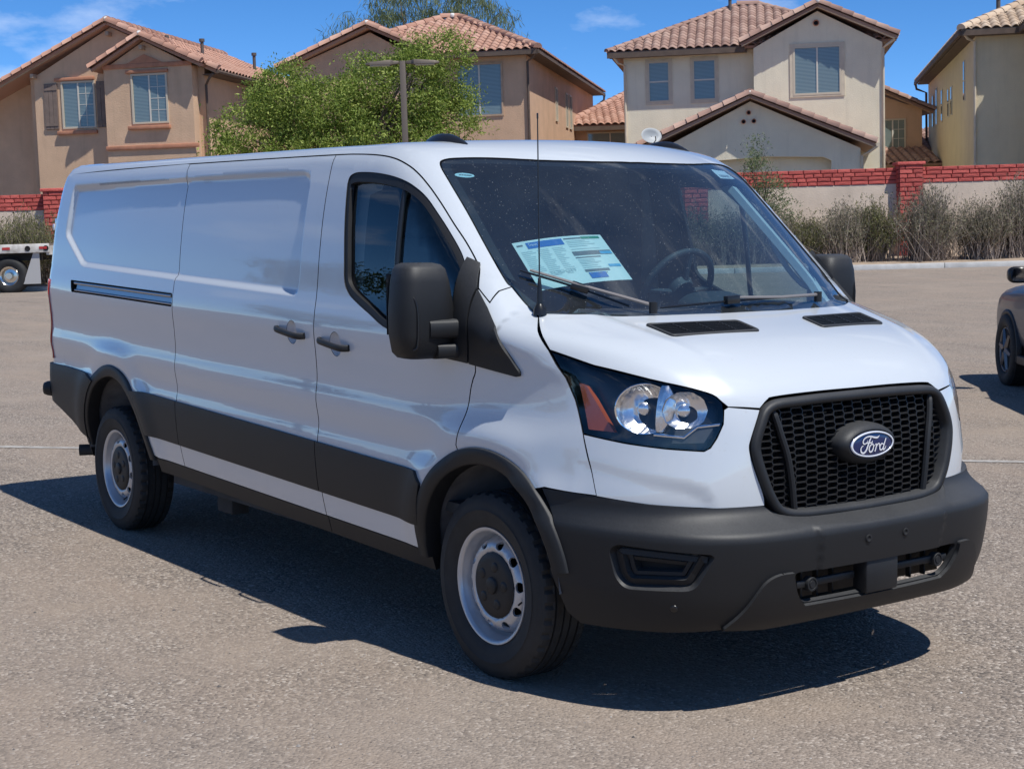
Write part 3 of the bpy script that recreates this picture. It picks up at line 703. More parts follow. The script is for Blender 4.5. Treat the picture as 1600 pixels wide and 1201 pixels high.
# wheel-arch flares
def flare(c, r0, r1, a0, a1, front):
    ff = (lambda p: np.minimum(F(p), FB(p))) if front else F
    ls = []
    for r, of in ((r0, -.004), (r0-.001, .007), (r0-.005, .0115), ((r0+r1)/2, .014), (r1+.008, .016), (r1+.001, .013), (r1, .006), (r1, -.06)):
        P = onside(arc(c, r, a0, a1, 70), ff)
        P = P+np.array([0, -1.0, 0])*of; ls.append(P)
    o = fixn(mobj('wheel_arch_flare', *ringloft(ls, False), M_PLAST, VAN)); 
    return o
fl1 = flare(AF, .483, .416, 181, 10, True); fl2 = flare(AR, .525, .457, 178, 4, False)
for o in (fl1, fl2):
    bm = bmesh.new(); bm.from_mesh(o.data); bm.normal_update()
    if sum(f.normal.y for f in bm.faces) > 0: bmesh.ops.reverse_faces(bm, faces=bm.faces)
    bm.to_mesh(o.data); bm.free(); mirrored(o)
# rear bumper wrap
rb = [(-4.08, .885), (XE-.02, .905)]
rbz = onside([(-4.06, .880), (-4.3, .890), (-4.5, .897)]); 
def R3(th, z): 
    o = np.array([[-4.1, 0, z]]); d = np.array([[-math.cos(th), -math.sin(th), 0]]); return cast(o, d, F, 1.6, .3)[0]
tops = [R3(t, .897) for t in np.linspace(rad(66), 0, 16)]; bots = [R3(t, zb) for t, zb in zip(np.linspace(0, rad(86), 16), np.interp(np.linspace(0, 86, 16), [0, 45, 58, 66, 77, 86], [.70, .70, .665, .615, .545, .49]))]
rbo = np.vstack([rbz, tops, bots, onside(arc(AR, .49, 186, 122, 14))[::1]])
panel('rear_bumper', CR, rbo, M_PLAST, VAN, off=.020, flange=.03, h=.04, bs=.02, gap=0)
tl = np.vstack([[R3(t, 1.42) for t in np.linspace(rad(58), rad(45), 5)], [R3(t, .93) for t in np.linspace(rad(45), rad(58), 5)]])
panel('tail_light', CR, tl, M_RED, VAN, off=.008, flange=.02, h=.04, bs=.02, gap=0)
o = button('reversing_sensor', (-4.80, -.985, .735), (-.6, -.8, 0), .05, M_PLAST, rise=.05)
MB().box((-4.80, -.905, 1.76), (.03, .016, .035)).box((-4.825, -.915, 1.74), (.012, .02, .02)).build('rear_door_hinge', M_PAINT, VAN, bevel=.005)
# sliding-door track
t0, t1 = onside([(-4.31, 1.387), (-2.815, 1.350)])
for s in (1, -1):
    b_ = MB(); A, B = Vector(t0), Vector(t1)
    dz = Vector((0, 0, .040)); dy = Vector((0, .035, 0))
    b_.add([A-dz+dy, B-dz+dy, B+dz+dy, A+dz+dy], [(0, 1, 2, 3)]); 
    for sg in (1, -1): b_.add([A+dz*sg+dy, B+dz*sg+dy, B+dz*sg*.9, A+dz*sg*.9], [(0, 1, 2, 3)])
    o = b_.build('door_track_channel', M_DARK, VAN)
    u = Vector((0, -.0, .0)); c2 = MB(); 
    for zz_, yy_, r_ in ((.020, .006, .0085), (-.022, .005, .006)): c2.tube([A+Vector((.05, yy_, zz_)), B+Vector((-.005, yy_, zz_))], r_, 8)
    c2.add([A+Vector((.05, .02, .014)), B+Vector((0, .02, .014)), B+Vector((0, .012, -.016)), A+Vector((.05, .012, -.016))], [(0, 1, 2, 3)])
    o2 = c2.build('door_track', M_ALU, VAN, True)
    if s < 0: pass
    else: keep = (o, o2)
    if s < 0:
        for q in (o, o2):
            for v in q.data.vertices: v.co.y *= -1
            q.data.flip_normals()
# door handles in their round cups
def handle(x0, x1, zc, door):
    zh = lambda x: zc-.06*(x-(x0+x1)/2)
    for s, dr in ((1, door[0]), (-1, door[1])):
        P = onside([(x0, zh(x0)+.004), ((x0+x1)/2, zh((x0+x1)/2)), (x1, zh(x1)-.004)]); S = Vector((1, s, 1))
        c = Vector(P[1])
        pts = [Vector(P[0])+Vector((0, -.006, 0)), Vector(P[0])+Vector((.03, -.032, 0)), c+Vector((0, -.036, 0)), Vector(P[2])+Vector((-.03, -.032, 0)), Vector(P[2])+Vector((0, -.004, 0))]
        b = MB(); pp = spl([tuple(p) for p in pts], 4)
        L = [[(p[0], p[1]+.008*math.cos(a), p[2]+.0145*math.sin(a)) for a in np.linspace(0, 2*math.pi, 12, endpoint=False)] for p in pp]
        V, Fc = ringloft(L); b.add(V, Fc+[tuple(range(12)), tuple(range(len(V)-12, len(V)))])
        o = b.build('handle', M_PLAST, dr, True)
        L2 = []
        for r_, d_ in ((1.03, -.001), (.98, -.004), (.92, -.012), (.78, -.021), (.5, -.027), (.02, -.029)):
            q = onside([(c.x+.046*r_*math.cos(a), c.z+.050*r_*math.sin(a)) for a in np.linspace(0, 2*math.pi, 32, endpoint=False)]); L2.append(q+np.array([0, -d_, 0]))
        o2 = fixn(mobj('handle_cup', *ringloft(L2), M_CUP, dr))
        if s < 0:
            for q in (o, o2):
                for v in q.data.vertices: v.co.y *= -1
                q.data.flip_normals()
M_CUP = mat('handle_cup_paint', (.55, .57, .60), .3, 0, 1)
handle(-1.208, -.966, 1.213, FD); handle(-1.608, -1.358, 1.246, SLIDE)
# door glass, seals, divider
def half_glass():
    wi = onside(WIN)
    g = panel('door_glass', CP, wi, M_GLASS_S, VAN, h=.06, bs=.03, gap=-.006, off=-.022, flange=0)
    c2 = dedupe(CP.to(wi)); 
    sl = panel('window_seal', CP, c2, M_RUB, VAN, holes=[inset(c2, .020)], h=.03, bs=.02, gap=-.002, off=-.004, flange=.02, is3=False)
    P = onside(spl([(-.655, 1.885), (-.648, 1.6), (-.640, 1.30)], 5)); b = MB()
    b.tube([Vector(p)+Vector((0, .015, 0)) for p in P], .012, 8); o = b.build('window_divider', M_TRIM, VAN, True); mirrored(o)
    for k in (0, 1): g[k].parent = FD[k]; sl[k].parent = FD[k]
half_glass()
# dark inner skins that close the cabin
w_in = onside(inset(WIN, -.004)); lin = [(XB, .60), (XB, 1.985)]+[(p[0]-.02, p[1]-.03) for p in gut if p[0] > XB+.02 and p[0] < -.16]+[(-.12, 1.40), (-.10, 1.20), (-.16, .95), (-.30, .80), (-.44, .62)]
dt = panel('door_trim', CP, onside(resamp(lin, .04)), M_DASH, VAN, holes=[w_in], h=.06, bs=.04, gap=0, off=-.045, flange=-.02)
pil = np.vstack([onside([(-.74, 1.90), (-.58, 1.775), (-.41, 1.62), (-.29, 1.49), (-.16, 1.38)]), [(.03, -.865, 1.43), (-.06, -.862, 1.505), (-.20, -.85, 1.635), (-.343, -.837, 1.766), (-.5, -.822, 1.895)]])
pt = panel('pillar_trim', CP, CP.p3(CP.to(pil)), M_PILLAR, VAN, h=.04, bs=.03, gap=0, off=-.055, flange=0)
bpy.data.objects.remove(pt[0], do_unlink=True)
pil2 = onside([(-1.06, 1.44), (-1.08, 1.60), (-1.09, 1.90), (-.90, 1.925), (-.92, 1.88), (-1.01, 1.86), (-1.00, 1.60), (-.99, 1.46)])
panel('pillar_trim', CP, pil2, M_HEAD, VAN, h=.04, bs=.03, gap=0, off=-.065, flange=0, mirror=False)
hl2 = np.vstack([[(x, a) for x, a in zip(np.full(20, -1.33), np.linspace(.84, math.pi-.84, 20))], [(x, a) for x, a in zip(np.full(20, -.56), np.linspace(math.pi-.86, .86, 20))]])
panel('headliner', CP, hl2, M_HEAD, VAN, h=.08, bs=.06, gap=0, off=-.035, flange=0, mirror=False, is3=False)
MB().b2(-1.345, -1.33, -.95, .95, .55, 1.42).b2(-1.345, -1.33, -.90, .90, 1.42, 1.92).b2(-1.345, -1.33, -.82, .82, 1.92, 2.02).build('cabin_occluder', M_DASH, VAN)  # dark panel added behind the seats so the cabin stays dark inside
MB().b2(-1.33, .25, -.93, .93, .58, .62).build('cabin_floor', M_DASH, VAN)
def loftx(name, secs, m, parent, rnd=.35):
    """rounded body through sections (x, y0, y1, z0, z1)"""
    L = []
    for x, y0, y1, z0, z1 in secs:
        cy, cz, hy, hz = (y0+y1)/2, (z0+z1)/2, (y1-y0)/2, (z1-z0)/2; q = []
        for a in np.linspace(0, 2*math.pi, 28, endpoint=False):
            c, s = math.cos(a), math.sin(a); q.append((x, cy+hy*math.copysign(abs(c)**rnd, c), cz+hz*math.copysign(abs(s)**rnd, s)))
        L.append(q)
    V, Fc = ringloft(L); n = 28; Fc = Fc+[tuple(range(n)), tuple(range(len(V)-n, len(V)))]
    return fixn(mobj(name, V, Fc, m, parent), sharp=.9)
# dashboard: swept lengthwise section
ds = [(.30, .85), (.315, 1.30), (.24, 1.345), (.05, 1.348), (-.12, 1.335), (-.22, 1.31), (-.26, 1.26), (-.25, 1.12), (-.15, .95), (-.05, .85)]
MB().prism([(x, z) for x, z in ds], 1, -.80, .80).build('dashboard', M_DASH, VAN, bevel=.02, seg=3)
loftx('instrument_hood', [(-.34, .26, .58, 1.30, 1.405), (-.30, .23, .61, 1.27, 1.42), (-.20, .24, .60, 1.27, 1.40), (-.05, .28, .56, 1.29, 1.36)], M_DASH, VAN, .7)
sw = Matrix.Translation((-.52, .42, 1.425)) @ Matrix.Rotation(rad(-62), 4, 'Y')
b_ = MB(); b_.tube([sw @ Vector((.19*math.cos(a), .19*math.sin(a), 0)) for a in np.linspace(0, 2*math.pi, 41)], .0155, 10, False)
SW = b_.build('steering_wheel', M_DASH, VAN, True)
b_ = MB(); b_.tube([sw @ Vector((0, 0, -.01)), sw @ Vector((0, 0, -.05))], [.075, .06], 20)
for a in (0, math.pi, -math.pi/2): b_.tube([sw @ Vector((.05*math.cos(a+math.pi/2), .05*math.sin(a+math.pi/2), -.03)), sw @ Vector((.19*math.cos(a+math.pi/2), .19*math.sin(a+math.pi/2), 0))], .014, 8)
b_.build('steering_hub', M_DASH, SW, True)
for y in (.43, -.46):
    st = loftx('seat', [(-1.20, y-.25, y+.25, .70, 1.04), (-1.12, y-.26, y+.26, .68, 1.06), (-.80, y-.26, y+.26, .70, 1.09), (-.66, y-.25, y+.25, .76, 1.07), (-.63, y-.22, y+.22, .82, 1.03)], M_CLOTH, VAN, .55)
    L = []
    for z, x, hw, hd in ((1.00, -1.10, .24, .06), (1.04, -1.10, .25, .085), (1.25, -1.14, .26, .09), (1.50, -1.19, .25, .085), (1.62, -1.21, .21, .07), (1.66, -1.215, .17, .04)):
        L.append([(x+hd*math.copysign(abs(math.cos(a))**.6, math.cos(a)), y+hw*math.copysign(abs(math.sin(a))**.6, math.sin(a)), z) for a in np.linspace(0, 2*math.pi, 24, endpoint=False)])
    V, Fc = ringloft(L); fixn(mobj('seat_back', V, Fc+[tuple(range(24)), tuple(range(len(V)-24, len(V)))], M_CLOTH, st))
    L = []
    for z, k in ((1.66, .6), (1.68, .9), (1.74, 1), (1.82, .95), (1.86, .6)):
        L.append([(-1.22+.055*k*math.cos(a), y+.135*k*math.sin(a), z) for a in np.linspace(0, 2*math.pi, 20, endpoint=False)])
    V, Fc = ringloft(L); fixn(mobj('headrest', V, Fc+[tuple(range(20)), tuple(range(len(V)-20, len(V)))], M_CLOTH, st))
wp = []
for p in WSE[2:24:3]: wp.append((p[0], -p[1], p[2]))
wp = [p for p in wp if p[2] < 1.93]; inn = [(x+.03, y-.085, z) for x, y, z in wp[::-1]]
pw = np.array([(.07, .845, 1.42)]+wp+inn+[(.12, .755, 1.42)])
panel('pillar_cover', CP, CP.p3(CP.to(pw)), M_PILLAR, VAN, h=.04, bs=.03, gap=0, off=-.045, flange=.03, mirror=False)
ga = onside([(-.33, 1.66), (-.22, 1.53), (-.15, 1.44)])*np.array([1, -1, 1])
g0, g1, g2 = [Vector(p)+Vector((0, -.05, 0)) for p in ga]; off_ = Vector((-.03, -.065, -.01))
MB().tube([tuple(p) for p in spl([tuple(g0), tuple(g0+off_*.9), tuple(g1+off_*1.25), tuple(g2+off_*.9), tuple(g2)], 6)], .013, 8).build('grab_handle', M_PILLAR, VAN, True)

# things fixed behind the windscreen
TLc, TRc, BRc, BLc = [Vector(v) for v in ((-.161, -.755, 1.651), (-.05, -.402, 1.683), (.147, -.400, 1.510), (.036, -.764, 1.473))]
def onws(p, off):
    q = CP.p3(CP.to(np.array([tuple(p)]))); n = grad(q, F); return Vector(q[0]+n[0]*off)
_G = 13; _gp = CP.p3(CP.to(np.array([tuple(TLc*(1-u)*(1-v)+TRc*u*(1-v)+BRc*u*v+BLc*(1-u)*v) for v in np.linspace(0, 1, _G) for u in np.linspace(0, 1, _G)]))); _gn = grad(_gp, F).reshape(_G, _G, 3); _gp = _gp.reshape(_G, _G, 3)
def sheetpt(u, v, off):
    a, b = min(max(u, 0), .9999)*(_G-1), min(max(v, 0), .9999)*(_G-1); i, j = int(a), int(b); a -= i; b -= j
    q = lambda g: g[j, i]*(1-a)*(1-b)+g[j, i+1]*a*(1-b)+g[j+1, i]*(1-a)*b+g[j+1, i+1]*a*b
    return Vector(q(_gp)+q(_gn)*off)
def sheet_patch(u0, u1, v0, v1, off, n=6):
    us, vs = np.linspace(u0, u1, n), np.linspace(v0, v1, n); V = [sheetpt(u, v, off) for v in vs for u in us]
    return V, [(j*n+i, j*n+i+1, (j+1)*n+i+1, (j+1)*n+i) for j in range(n-1) for i in range(n-1)]
SH = tag(MB().add(*sheet_patch(0, 1, 0, 1, -.016, 8)).build('price_sheet', M_PAPER, None, True), 'pale green printed price sheet taped inside the windshield glass', 'paper sheet')
def ink(name, m, rects, off=-.0145):
    b = MB()
    for r in rects: b.add(*sheet_patch(*r, off, 3))
    b.build(name, m, SH)
ink('printed_blue', M_BLUEINK, [(.14, .55, .045, .175), (.60, .78, .805, .925)])
ink('printed_light_blue', mat('light_blue_ink', (.10, .42, .66), .7), [(.86, .985, .37, .43), (.86, .985, .655, .71)])
ink('printed_green', M_GREENINK, [(.765, .965, .035, .085)])
ink('printed_grey', M_GREYINK, [(.57, .76, .05, .075), (.57, .985, .345, .435), (.57, .84, .47, .49), (.58, .84, .735, .785), (.62, .80, .82, .832), (.03, .10, .07, .10)])
rng = random.Random(5); rects = []
for k in range(15):
    v = .22+k*.038
    if v > .78: break
    rects += [(.04, .04+rng.uniform(.08, .16), v, v+.013), (.22, .22+rng.uniform(.1, .14), v, v+.013), (.39, .39+rng.uniform(.06, .14), v, v+.013)]
for v in (.115, .15, .19, .23, .29): rects.append((.58, .58+rng.uniform(.2, .36), v, v+.012))
for v in (.52, .55, .58, .61, .65, .69): rects.append((.58, .58+rng.uniform(.14, .25), v, v+.012))
ink('printed_lines', M_PALEINK, rects)
def text_on(name, body, size, m, parent, place):
    """flat lettering turned to mesh and laid on a surface by place(u, v)"""
    cu = bpy.data.curves.new(name, 'FONT'); cu.body = body; cu.size = size; o = bpy.data.objects.new(name, cu); COL.objects.link(o)
    bpy.context.view_layer.update(); me = bpy.data.meshes.new_from_object(o.evaluated_get(bpy.context.evaluated_depsgraph_get()))
    V = [place(v.co.x, v.co.y) for v in me.vertices]; Fc = [tuple(p.vertices) for p in me.polygons]
    bpy.data.objects.remove(o, do_unlink=True)
    return mobj(name, V, Fc, m, parent, False)
M_WHITEINK = mat('white_ink', (.85, .9, .9), .7)
text_on('printed_title', 'Transit', .07, M_WHITEINK, SH, lambda x, y: sheetpt(.16+x*.5, .125-y*1.0, -.0135))
text_on('printed_word', 'TOUGH', .11, M_PALEINK, SH, lambda x, y: sheetpt(.20+x*.75, .74-y*.8, -.0135))
# oval and bar-code stickers
def sticker(name, c, hw, hh, oval, label):
    cx = Vector(c); V = []; e1 = (onws(cx+Vector((.18, .25, 0))*.1, 0)-onws(cx-Vector((.18, .25, 0))*.1, 0)).normalized()
    n = Vector(grad(np.array([tuple(cx)]), F)[0]); e2 = n.cross(e1)
    if oval: pts = [(math.cos(a)*hw, math.sin(a)*hh) for a in np.linspace(0, 2*math.pi, 32, endpoint=False)]
    else: pts = [(-hw, -hh), (hw, -hh), (hw, hh), (-hw, hh)]
    o = mobj(name, [cx+e1*a+e2*b-n*.010 for a, b in pts], [tuple(range(len(pts)))], M_STK, None, False); tag(o, label, 'sticker')
    return o, cx, e1, e2, n
M_STK = mat('sticker_vinyl', (.60, .80, .82), .5)
o, cx, e1, e2, n = sticker('oval_sticker', (-.479, -.759, 1.921), .040, .014, True, 'small pale blue oval sticker in the upper left corner of the windshield')
b = MB()
for a, w in ((-.018, .004), (-.008, .004), (.002, .004), (.018, .011)): b.add([cx+e1*(a-w)+e2*-.003-n*.009, cx+e1*(a+w)+e2*-.003-n*.009, cx+e1*(a+w)+e2*.003-n*.009, cx+e1*(a-w)+e2*.003-n*.009], [(0, 1, 2, 3)])
b.build('printed_marks', M_GREYINK, o)
BQ = [Vector(v) for v in ((-.449, .562, 1.966), (-.504, .695, 1.962), (-.471, .733, 1.925), (-.392, .569, 1.924))]
bn = Vector(grad(np.array([tuple(BQ[0])]), F)[0])
M_STK = mat('label_white', (.85, .87, .9), .5)
o = tag(mobj('barcode_label', [p-bn*.009 for p in BQ], [(0, 1, 2, 3)], M_STK, None, False), 'white bar-code label in the upper right corner of the windshield', 'sticker')
def bqp(u, v): return BQ[0]*(1-u)*(1-v)+BQ[1]*u*(1-v)+BQ[2]*u*v+BQ[3]*(1-u)*v-bn*.0082
b = MB()
for k in range(20):
    u = .15+k*.033; w = rng.choice((.004, .007, .011))
    b.add([bqp(u-w, .55), bqp(u+w, .55), bqp(u+w, .85), bqp(u-w, .85)], [(0, 1, 2, 3)])
b.build('printed_bars', M_GREYINK, o)
# wipers
def wiper(pts, arm, pr):
    P = [onws(Vector(p), .016) for p in pts]; b = MB(); b.tube([tuple(p) for p in spl([tuple(p) for p in P], 6)], [.003]+[.0045]*(len(spl([tuple(p) for p in P], 6))-2)+[.005], 6); w = b.build('wiper', M_TRIM, VAN, True)
    A = [onws(Vector(p), .034) for p in arm]; b = MB(); b.tube([tuple(p) for p in A], [.005, .006, .007][:len(A)], 8); b.build('wiper_arm', M_ARM, w, True)
    q = onws(Vector(pr), .022); d = (P[-1]-P[0]).normalized(); MB().box(q, (.035, .013, .016), d.to_track_quat('X', 'Z').to_matrix()).build('wiper_joint', M_TRIM, w, bevel=.004)
    MB().tube([A[-1]+Vector((0, 0, .012)), A[-1]-Vector((0, 0, .03))], .016, 12).build('wiper_pivot', M_TRIM, w, True)
M_ARM = mat('wiper_arm_metal', (.30, .27, .25), .4, .4)
wiper([(-.047, -.802, 1.528), (.114, -.641, 1.459), (.26, -.53, 1.40)], [(-.02, -.775, 1.515), (.114, -.641, 1.459), (.325, -.46, 1.374)], (.114, -.641, 1.459))
wiper([(.312, -.413, 1.385), (.328, -.065, 1.400), (.287, .331, 1.405)], [(.328, -.065, 1.400), (.33, .20, 1.392), (.28, .46, 1.385)], (.328, -.065, 1.400))
# antenna on the right fender top
aa = Vector((.128, -.838, 1.388)); at = Vector((.09, -.815, 2.12))
b_ = MB(); b_.tube([aa+Vector((0, 0, -.01)), aa+Vector((0, 0, .012)), aa+Vector((0, 0, .03))], [.026, .024, .013], 14); ANT = b_.build('antenna', M_TRIM, VAN, True)
d_ = (at-aa); b_ = MB(); b_.tube([aa+d_*k for k in (.03, .12, .17, .175, .3, .6, .97, .975, 1.0)], [.011, .009, .0055, .0028, .0028, .0026, .0024, .0036, .0034], 8); b_.build('antenna_mast', M_TRIM, ANT, True)
# roof blisters
for s in (-1, 1):
    L = []
    for t in np.linspace(0, 1, 15):
        x = -.975+.335*t; h = .050*(math.sin(math.pi*(t*.9+.08))**.6)*(1-.55*t*t); w = .055*(math.sin(math.pi*(t*.94+.03))**.45); yc = .618*s
        zc = float(CP.p3(CP.to(np.array([[x, yc, 2.06]])))[0, 2]); q = []
        for a in np.linspace(0, math.pi, 12): q.append((x, yc+w*math.cos(a), zc-.012-.03*(abs(math.cos(a))**2)+h*math.sin(a)**.8))
        L.append(q)
    fixn(mobj('roof_lamp_housing', *ringloft(L, False), M_TRIM, VAN))
# bonnet vents
VT = np.array([(.417, -.578), (.56, -.564), (.602, -.165), (.482, -.169)])
def onhood(xy):
    q = np.asarray(xy, float); o = np.stack([q[:, 0], q[:, 1], _z(len(q))], -1); return cast(o, np.tile([0, 0, 1.0], (len(q), 1)), F, 1.6, .8)
vo = fillet(VT, .02); vi = inset(vo, .014)
for s in (1, -1):
    S = np.array([1, s, 1])
    L = [onhood(vo)+[0, 0, -.002], onhood(vo)+[0, 0, .005], onhood(inset(vo, .004))+[0, 0, .008], onhood(inset(vo, .011))+[0, 0, .007], onhood(vi)+[0, 0, .0015]]
    VF = fixn(mobj('bonnet_vent', *ringloft([l*S for l in L]), M_PLAST, VAN))
    v, t_ = tri2d(vi, [], .05); P = onhood(v)+[0, 0, .0015]; mobj('vent_backing', P*S, [tuple(q) if s > 0 else tuple(q[::-1]) for q in t_], M_DARK, VF, False)
    b = MB(); A0, A1, B1, B0 = VT
    for k in range(1, 8):
        f_ = k/8; p, q = A0*(1-f_)+A1*f_, B0*(1-f_)+B1*f_; p, q = p+(q-p)*.035, q-(q-p)*.035
        m_ = onhood([tuple(p+(q-p)*t) for t in np.linspace(0, 1, 6)])+[0, 0, .0045]; b.tube([tuple(v*S) for v in m_], .0032, 4)
    for f_ in (.25, .5, .75):
        p, q = A0+(B0-A0)*f_, A1+(B1-A1)*f_; m_ = onhood([tuple(p+(q-p)*t) for t in np.linspace(.08, .92, 4)])+[0, 0, .004]; b.tube([tuple(v*S) for v in m_], .003, 4)
    b.build('vent_slats', M_PLAST2, VF)
# cowl tray below the wipers
cw = np.vstack([hb[2:], (hb[2:-1]*np.array([1, -1, 1]))[::-1]]); L = [cw+[-.005, 0, -.022], cw+[-.09, 0, -.03]]
fixn(mobj('cowl_tray', *ringloft(L, False), M_TRIM, VAN))
# mirror sails, arms, heads
def mirrors():
    out = []
    tri_f = onside([(-.094, 1.467), (-.025, 1.404), (.06, 1.322), (.181, 1.178), (.180, 1.160), (.165, 1.156), (-.088, 1.190)])
    out += panel('mirror_sail', CP, np.vstack([tri_f, onside([(-.075, 1.30), (-.088, 1.40)])]), M_PLAST, VAN, h=.03, bs=.012, gap=.002, off=.014, flange=.014)
    tri_b = onside([(-.205, 1.585), (-.150, 1.560), (-.100, 1.472), (-.090, 1.40), (-.079, 1.30), (-.092, 1.192), (-.25, 1.206), (-.30, 1.24), (-.215, 1.27), (-.180, 1.38)])
    out += panel('mirror_base', CP, tri_b, M_PLAST, VAN, h=.03, bs=.012, gap=.002, off=.016, flange=.02)
    for s in (1, -1):
        S = lambda p: Vector((p[0], p[1]*s, p[2])); b = MB()
        def arm(z0, z1, p0, p1):
            L = []
            for (x, y, hx, hz) in (p0, ((p0[0]+p1[0])/2, (p0[1]+p1[1])/2, p0[2]*.95, p0[3]*.95), p1):
                zc = (z0+z1)/2; q = []
                for a in np.linspace(0, 2*math.pi, 16, endpoint=False):
                    c, d = math.cos(a), math.sin(a); q.append(S((x+hx*math.copysign(abs(c)**.5, c), y, zc+hz*math.copysign(abs(d)**.5, d))))
                L.append(q)
            V, Fc = ringloft(L); b.add(V, Fc+[tuple(range(16)), tuple(range(len(V)-16, len(V)))])
        arm(1.285, 1.36, (-.165, -.985, .045, .038), (-.19, -1.14, .040, .036)); arm(1.205, 1.27, (-.165, -.985, .040, .030), (-.195, -1.10, .035, .030))
        b.build('mirror_arm', M_PLAST, VAN, True, sharp=.9)
        # head: rounded shell, flat towards the rear where the glass sits
        L = []
        prof = [(1.208, .060, -.055, .035), (1.214, .095, -.082, .055), (1.235, .122, -.106, .075), (1.30, .130, -.120, .086), (1.40, .126, -.120, .090), (1.50, .110, -.110, .082), (1.548, .096, -.098, .070), (1.564, .080, -.082, .055), (1.571, .052, -.055, .03)]
        for z, yi, yo, dx in prof:
            q = []
            for a in np.linspace(0, 2*math.pi, 36, endpoint=False):
                c, d = math.cos(a), math.sin(a); yy = -1.130+(yi if d > 0 else -yo*.93)*math.copysign(abs(d)**.55, d)
                xx = -.245+(dx if c > 0 else .062)*math.copysign(abs(c)**(.75 if c > 0 else .3), c)-.04*(yy+1.130)*-1.2
                q.append(S((xx, yy, z)))
            L.append(q)
        V, Fc = ringloft(L); MH = fixn(mobj('mirror_head', V, Fc+[tuple(range(36)), tuple(range(len(V)-36, len(V)))], M_PLAST, VAN))
        MB().add([S((-.309, -1.05, 1.30)), S((-.313, -1.235, 1.30)), S((-.313, -1.235, 1.53)), S((-.309, -1.05, 1.53))], [(0, 1, 2, 3)]).build('mirror_glass', M_CHROME, MH)
        pb = MB(); pb.tube([S(p) for p in spl([(-.190, -1.212, 1.455), (-.170, -1.200, 1.44), (-.160, -1.192, 1.40), (-.158, -1.190, 1.33), (-.162, -1.192, 1.262), (-.176, -1.202, 1.245)], 5)], .0035, 6); pb.build('mirror_lamp_edge', M_TRIM, MH, True)
mirrors()
# underbody, wheel houses, exhaust
ub = MB(); ub.b2(-4.75, .62, -.66, .66, .30, .50).b2(-3.1, -.62, -.92, .92, .345, .44).b2(.45, .80, -.62, .62, .34, .60); ub.build('underbody', M_INNER, VAN)
for c, r in ((AF, .43), (AR, .47)):
    for s in (1, -1):
        A = arc(c, r, 180, 0, 36); L = [[(x, -.985*s, z) for x, z in A], [(x, -.60*s, z) for x, z in A]]
        V, Fc = ringloft(L, False); V = list(V)+[(c[0], -.60*s, c[1])]; n = len(A); Fc = Fc+[(n+k, n+k+1, 2*n) for k in range(n-1)]
        fixn(mobj('wheel_house', V, Fc, M_LINER, VAN))
MB().tube([(-3.55, -.55, .40), (-4.0, -.62, .40), (-4.22, -.80, .40), (-4.32, -1.0, .398)], .034, 14).build('exhaust_pipe', M_INNER, VAN, True)
MB().tube([(-3.75, -.80, .36), (-3.75, .80, .36)], .055, 14).tube([(0, -.80, .33), (0, .80, .33)], .05, 12).build('axles', M_INNER, VAN, True)
MB().box((-2.62, -.80, .30), (.09, .05, .06)).build('step_bracket', M_INNER, VAN, bevel=.01)
MB().b2(.06, .80, -.62, .62, .60, 1.02).b2(.0, .30, -.75, .75, 1.0, 1.24).build('bonnet_light_block', M_DARK, VAN)  # unseen dark boxes added under the bonnet to stop sun leaking through gaps
